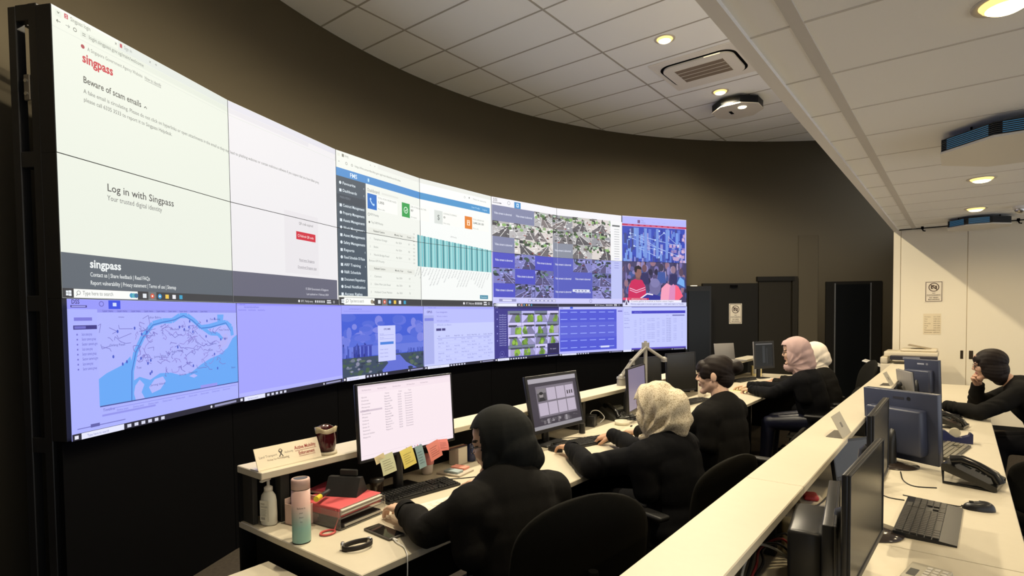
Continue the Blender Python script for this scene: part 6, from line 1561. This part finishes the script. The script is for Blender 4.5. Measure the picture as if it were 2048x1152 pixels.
def scarf_mat(name, col, speck=None):
    if not speck: return mat(name, col, .8, spec=.2, bump=.3, bscale=420)
    m = mat(name, col, .75, spec=.25); nt = m.node_tree; b = nt.nodes['Principled BSDF']
    tc = nt.nodes.new('ShaderNodeTexCoord'); v = nt.nodes.new('ShaderNodeTexVoronoi'); v.inputs['Scale'].default_value = 170
    n = nt.nodes.new('ShaderNodeTexNoise'); n.inputs['Scale'].default_value = 60; n.inputs['Detail'].default_value = 6
    nt.links.new(tc.outputs['Object'], v.inputs['Vector']); nt.links.new(tc.outputs['Object'], n.inputs['Vector'])
    ml = nt.nodes.new('ShaderNodeMath'); ml.operation = 'MULTIPLY'; nt.links.new(v.outputs['Distance'], ml.inputs[0]); nt.links.new(n.outputs['Fac'], ml.inputs[1])
    r = nt.nodes.new('ShaderNodeValToRGB'); r.color_ramp.elements[0].position = .10; r.color_ramp.elements[0].color = speck; r.color_ramp.elements[1].position = .27; r.color_ramp.elements[1].color = tuple(col)+(1,)
    nt.links.new(ml.outputs[0], r.inputs[0]); nt.links.new(r.outputs[0], b.inputs['Base Color']); return m
dn = (0, 0, -1)
type_curl = ((20, 34, 26),)
# --- near person, black headscarf
make_person('person in a black headscarf and black jacket typing at the nearest desk', 0.0, (-1.25, 1.64, .55), (-1.350, 1.672, .955), (-1.418, 1.700, 1.088), (-.96, -.30, -.16), (-.10, .05, 1), (-.86, .50, 0),
    (-1.385, 1.490, .905), (-1.258, 1.828, .895), (-1.535, 1.425, .800), (-1.785, 1.535, .802), (-1.42, 2.05, .80), (-1.76, 2.02, .800),
    ((-.97, .16, -.10), (-.1, 0, -1), (16, 28, 22)), ((-1, 0, -.1), dn), ((-1.60, 1.80, .52), (-1.50, 2.02, .52)), ((-1.62, 1.82, .075), (-1.52, 2.06, .075)),
    hijab=dict(mat=scarf_mat('scarf_black', (.0085, .0092, .0085)), amp=.0036, k=1.12, open=(.074, .012), cut=.028, brim=.55, drape=[((-.09, -.05, -.06), (-.05, -.07, -.13), .075, .06)]), glasses=True, jacket=M_jkt, seed=1, fat=1.06, skin=M_skin2)
# --- second person, cream patterned headscarf
make_person('person in a cream patterned headscarf and black jacket at the tilted monitor', 0.0, (-1.12, 2.80, .55), (-1.185, 2.79, .935), (-1.250, 2.80, 1.088), (-.95, .14, -.24), (-.18, 0, 1), (-.96, .16, 0),
    (-1.235, 2.595, .875), (-1.175, 2.975, .875), (-1.52, 2.575, .795), (-1.815, 2.855, .800), (-1.50, 3.08, .800), (-1.775, 3.290, .808),
    ((-.90, .42, -.10), (-.1, 0, -1), (12, 22, 18)), ((-.95, -.12, -.30), (-.35, .1, -1), (32, 42, 30)), ((-1.55, 2.72, .52), (-1.55, 2.92, .52)), ((-1.58, 2.72, .075), (-1.58, 2.94, .075)),
    hijab=dict(mat=scarf_mat('scarf_cream', (.66, .58, .43), (.34, .27, .165, 1)), amp=.0115, k=1.07, drape=[((-.115, 0, .02), (-.10, 0, -.07), .078, .082), ((.06, .03, -.13), (.055, .05, -.22), .058, .030), ((.03, 0, .09), (-.06, 0, .09), .06, .06)]), jacket=M_jkt2, seed=2)
# --- third, hair bun
bun = [((-.022, 0, .040), (.106, .085, .094)), ((-.060, 0, -.010), (.060, .070, .075)), ((.060, 0, .058), (.043, .067, .043)), ((.030, .066, .030), (.035, .018, .045)), ((.030, -.066, .030), (.035, .018, .045)), ((-.134, 0, .052), (.040, .042, .040)), ((-.105, 0, .045), (.03, .035, .03)), ((.074, 0, .046), (.034, .064, .036)), ((.052, .058, .02), (.028, .016, .04)), ((.052, -.058, .02), (.028, .016, .04))]
make_person('person with dark hair in a bun and bangs, in a black blazer, looking left', 0.0, (-1.12, 3.50, .56), (-1.150, 3.54, 1.045), (-1.205, 3.560, 1.205), (-.975, -.20, -.05), (-.03, 0, 1), (-.98, -.12, 0),
    (-1.180, 3.365, .975), (-1.130, 3.715, .975), (-1.40, 3.36, .80), (-1.70, 3.52, .80), (-1.36, 3.85, .80), (-1.68, 3.87, .80),
    ((-1, .1, -.1), dn), ((-1, 0, -.1), dn), ((-1.47, 3.48, .52), (-1.47, 3.68, .52)), ((-1.50, 3.48, .075), (-1.50, 3.70, .075)), voxel=.0042, hair=bun, skin=M_skin2, jacket=M_jkt, seed=3)
# --- fourth, mauve headscarf
make_person('person in a mauve headscarf and glasses, in a black jacket, writing at the far desk', 0.0, (-1.06, 6.02, .56), (-1.16, 5.99, 1.00), (-1.250, 5.965, 1.205), (-.98, -.16, -.08), (-.06, 0, 1), (-.98, -.10, 0),
    (-1.17, 5.82, .945), (-1.12, 6.20, .945), (-1.43, 5.90, .80), (-1.70, 6.16, .795), (-1.46, 6.32, .81), (-1.80, 6.42, .80),
    ((-.9, .3, -.15), dn, (40, 50, 30)), ((-1, 0, -.15), dn, (14, 26, 20)), ((-1.47, 5.92, .51), (-1.47, 6.12, .51)), ((-1.50, 5.92, .075), (-1.50, 6.14, .075)),
    hijab=dict(mat=scarf_mat('scarf_mauve', (.46, .32, .30)), amp=.0042, drape=[((-.09, 0, .0), (-.10, 0, -.09), .072, .075), ((-.06, 0, -.10), (-.12, 0, -.12), .085, .06)]), glasses=True, jacket=M_jkt2, trousers=M_satin, seed=4, skin=M_skin2)
# --- fifth, white headscarf
make_person('person in a white headscarf half hidden behind the mauve headscarf', 0.0, (-1.08, 6.86, .54), (-1.18, 6.86, .93), (-1.25, 6.85, 1.115), (-.96, -.22, -.15), (-.10, 0, 1), (-.98, -.10, 0),
    (-1.20, 6.67, .875), (-1.15, 7.04, .875), (-1.38, 6.80, .79), (-1.66, 6.92, .80), (-1.36, 7.2, .79), (-1.66, 7.22, .80),
    ((-1, .1, -.1), dn), ((-1, 0, -.1), dn), ((-1.40, 6.88, .51), (-1.40, 7.08, .51)), ((-1.44, 6.88, .075), (-1.44, 7.08, .075)),
    hijab=dict(mat=scarf_mat('scarf_white', (.76, .68, .56)), amp=.0040, drape=[((-.09, 0, .0), (-.10, 0, -.06), .07, .07), ((.03, .03, -.12), (.03, .07, -.22), .06, .035)]), jacket=M_jkt, seed=5)
# --- sixth, bobbed hair, second row
bob = [((-.055, 0, -.095), (.060, .080, .075)), ((-.02, .060, -.075), (.05, .026, .06)), ((-.02, -.060, -.075), (.05, .026, .06)), ((-.018, 0, .036), (.112, .094, .098)), ((-.010, .066, -.040), (.072, .030, .076)), ((-.010, -.066, -.040), (.072, .030, .076)), ((-.062, 0, -.040), (.062, .082, .078)), ((.056, 0, .052), (.042, .070, .044)), ((.030, .072, .01), (.035, .018, .05)), ((.030, -.072, .01), (.035, .018, .05))]
make_person('person with bobbed dark hair leaning on the second row desk, hand at chin', 0.0, (.66, 5.98, .56), (.345, 5.98, 1.005), (.185, 5.970, 1.150), (-.98, -.06, -.14), (-.12, 0, 1), (-1, 0, 0),
    (.375, 5.80, .955), (.400, 6.17, .950), (.130, 5.68, .800), (-.085, 5.93, .802), (.105, 6.20, .785), (.120, 6.08, .985),
    ((-.92, .30, -.1), dn, (16, 28, 22)), ((-.25, -.55, .8), (.4, -.6, .1), (60, 60, 30)), ((.25, 5.88, .53), (.25, 6.10, .53)), ((.22, 5.88, .075), (.22, 6.12, .075)), voxel=.0045, hair=bob, glasses=True, jacket=M_jkt, seed=6)
# ------------------------------------------------------------------ chairs
def chair_for(x, y, fx, fy, label, **k):
    return make_chair(label, (x, y, 0), math.atan2(-fx, fy), **k)
chair_for(-1.175, 1.685, -.86, .50, 'black padded chair of the black headscarf person, nearest the camera', bh=.545, bw=.50)
chair_for(-1.11, 2.80, -.93, .30, 'black chair of the cream headscarf person', bh=.44)
chair_for(-1.04, 3.60, -.97, -.05, 'black chair of the person with a hair bun', bh=.42)
chair_for(-1.05, 6.03, -.98, -.10, 'black chair of the mauve headscarf person', bh=.40)
chair_for(-1.03, 6.90, -.92, -.35, 'black chair with a tall wide back behind the white headscarf person', bh=.58, bw=.54)
chair_for(.68, 5.98, -1, 0, 'black chair of the person with bobbed hair', bh=.36)
chair_for(.44, 4.26, .0, 1, 'empty low backed mesh chair at the right edge by the second row desk', bh=.34, bw=.47)
# ------------------------------------------------------------------ bags on the floor
t = thing('handbag', 'dark leather handbag on the floor between the chairs', 'bag', (-.93, 2.42, 0), R(35))
b = curved_panel(.36, .30, .0, .13, lumbar=0); b.build('body', mat('bag_leather', (.028, .025, .02), .4, spec=.5), t)
for s in (-1, 1): MB().tube([(-.09, s*.03, .26), (-.085, s*.04, .36), (0, s*.045, .41), (.085, s*.04, .36), (.09, s*.03, .26)], .007, 8).build('handle', mat('bag_strap', (.05, .045, .04), .4), t)
MB().rbox(-.05, .04, .062, .068, .12, .19, .003, 1).build('pocket', mat('bag_tag', (.12, .115, .10), .4), t)
t = thing('paper_bag', 'small cream paper bag on the floor, just above the ledge edge', 'bag', (-.88, 4.75, 0), R(20))
mb = MB(); mb.box(-.07, .07, -.04, .04, 0, .004); mb.box(-.07, .07, -.04, -.038, 0, .22); mb.box(-.07, .07, .038, .04, 0, .22); mb.box(-.07, -.068, -.04, .04, 0, .22); mb.box(.068, .07, -.04, .04, 0, .22); mb.build('bag', mat('paper_bag', (.50, .43, .30), .7), t)
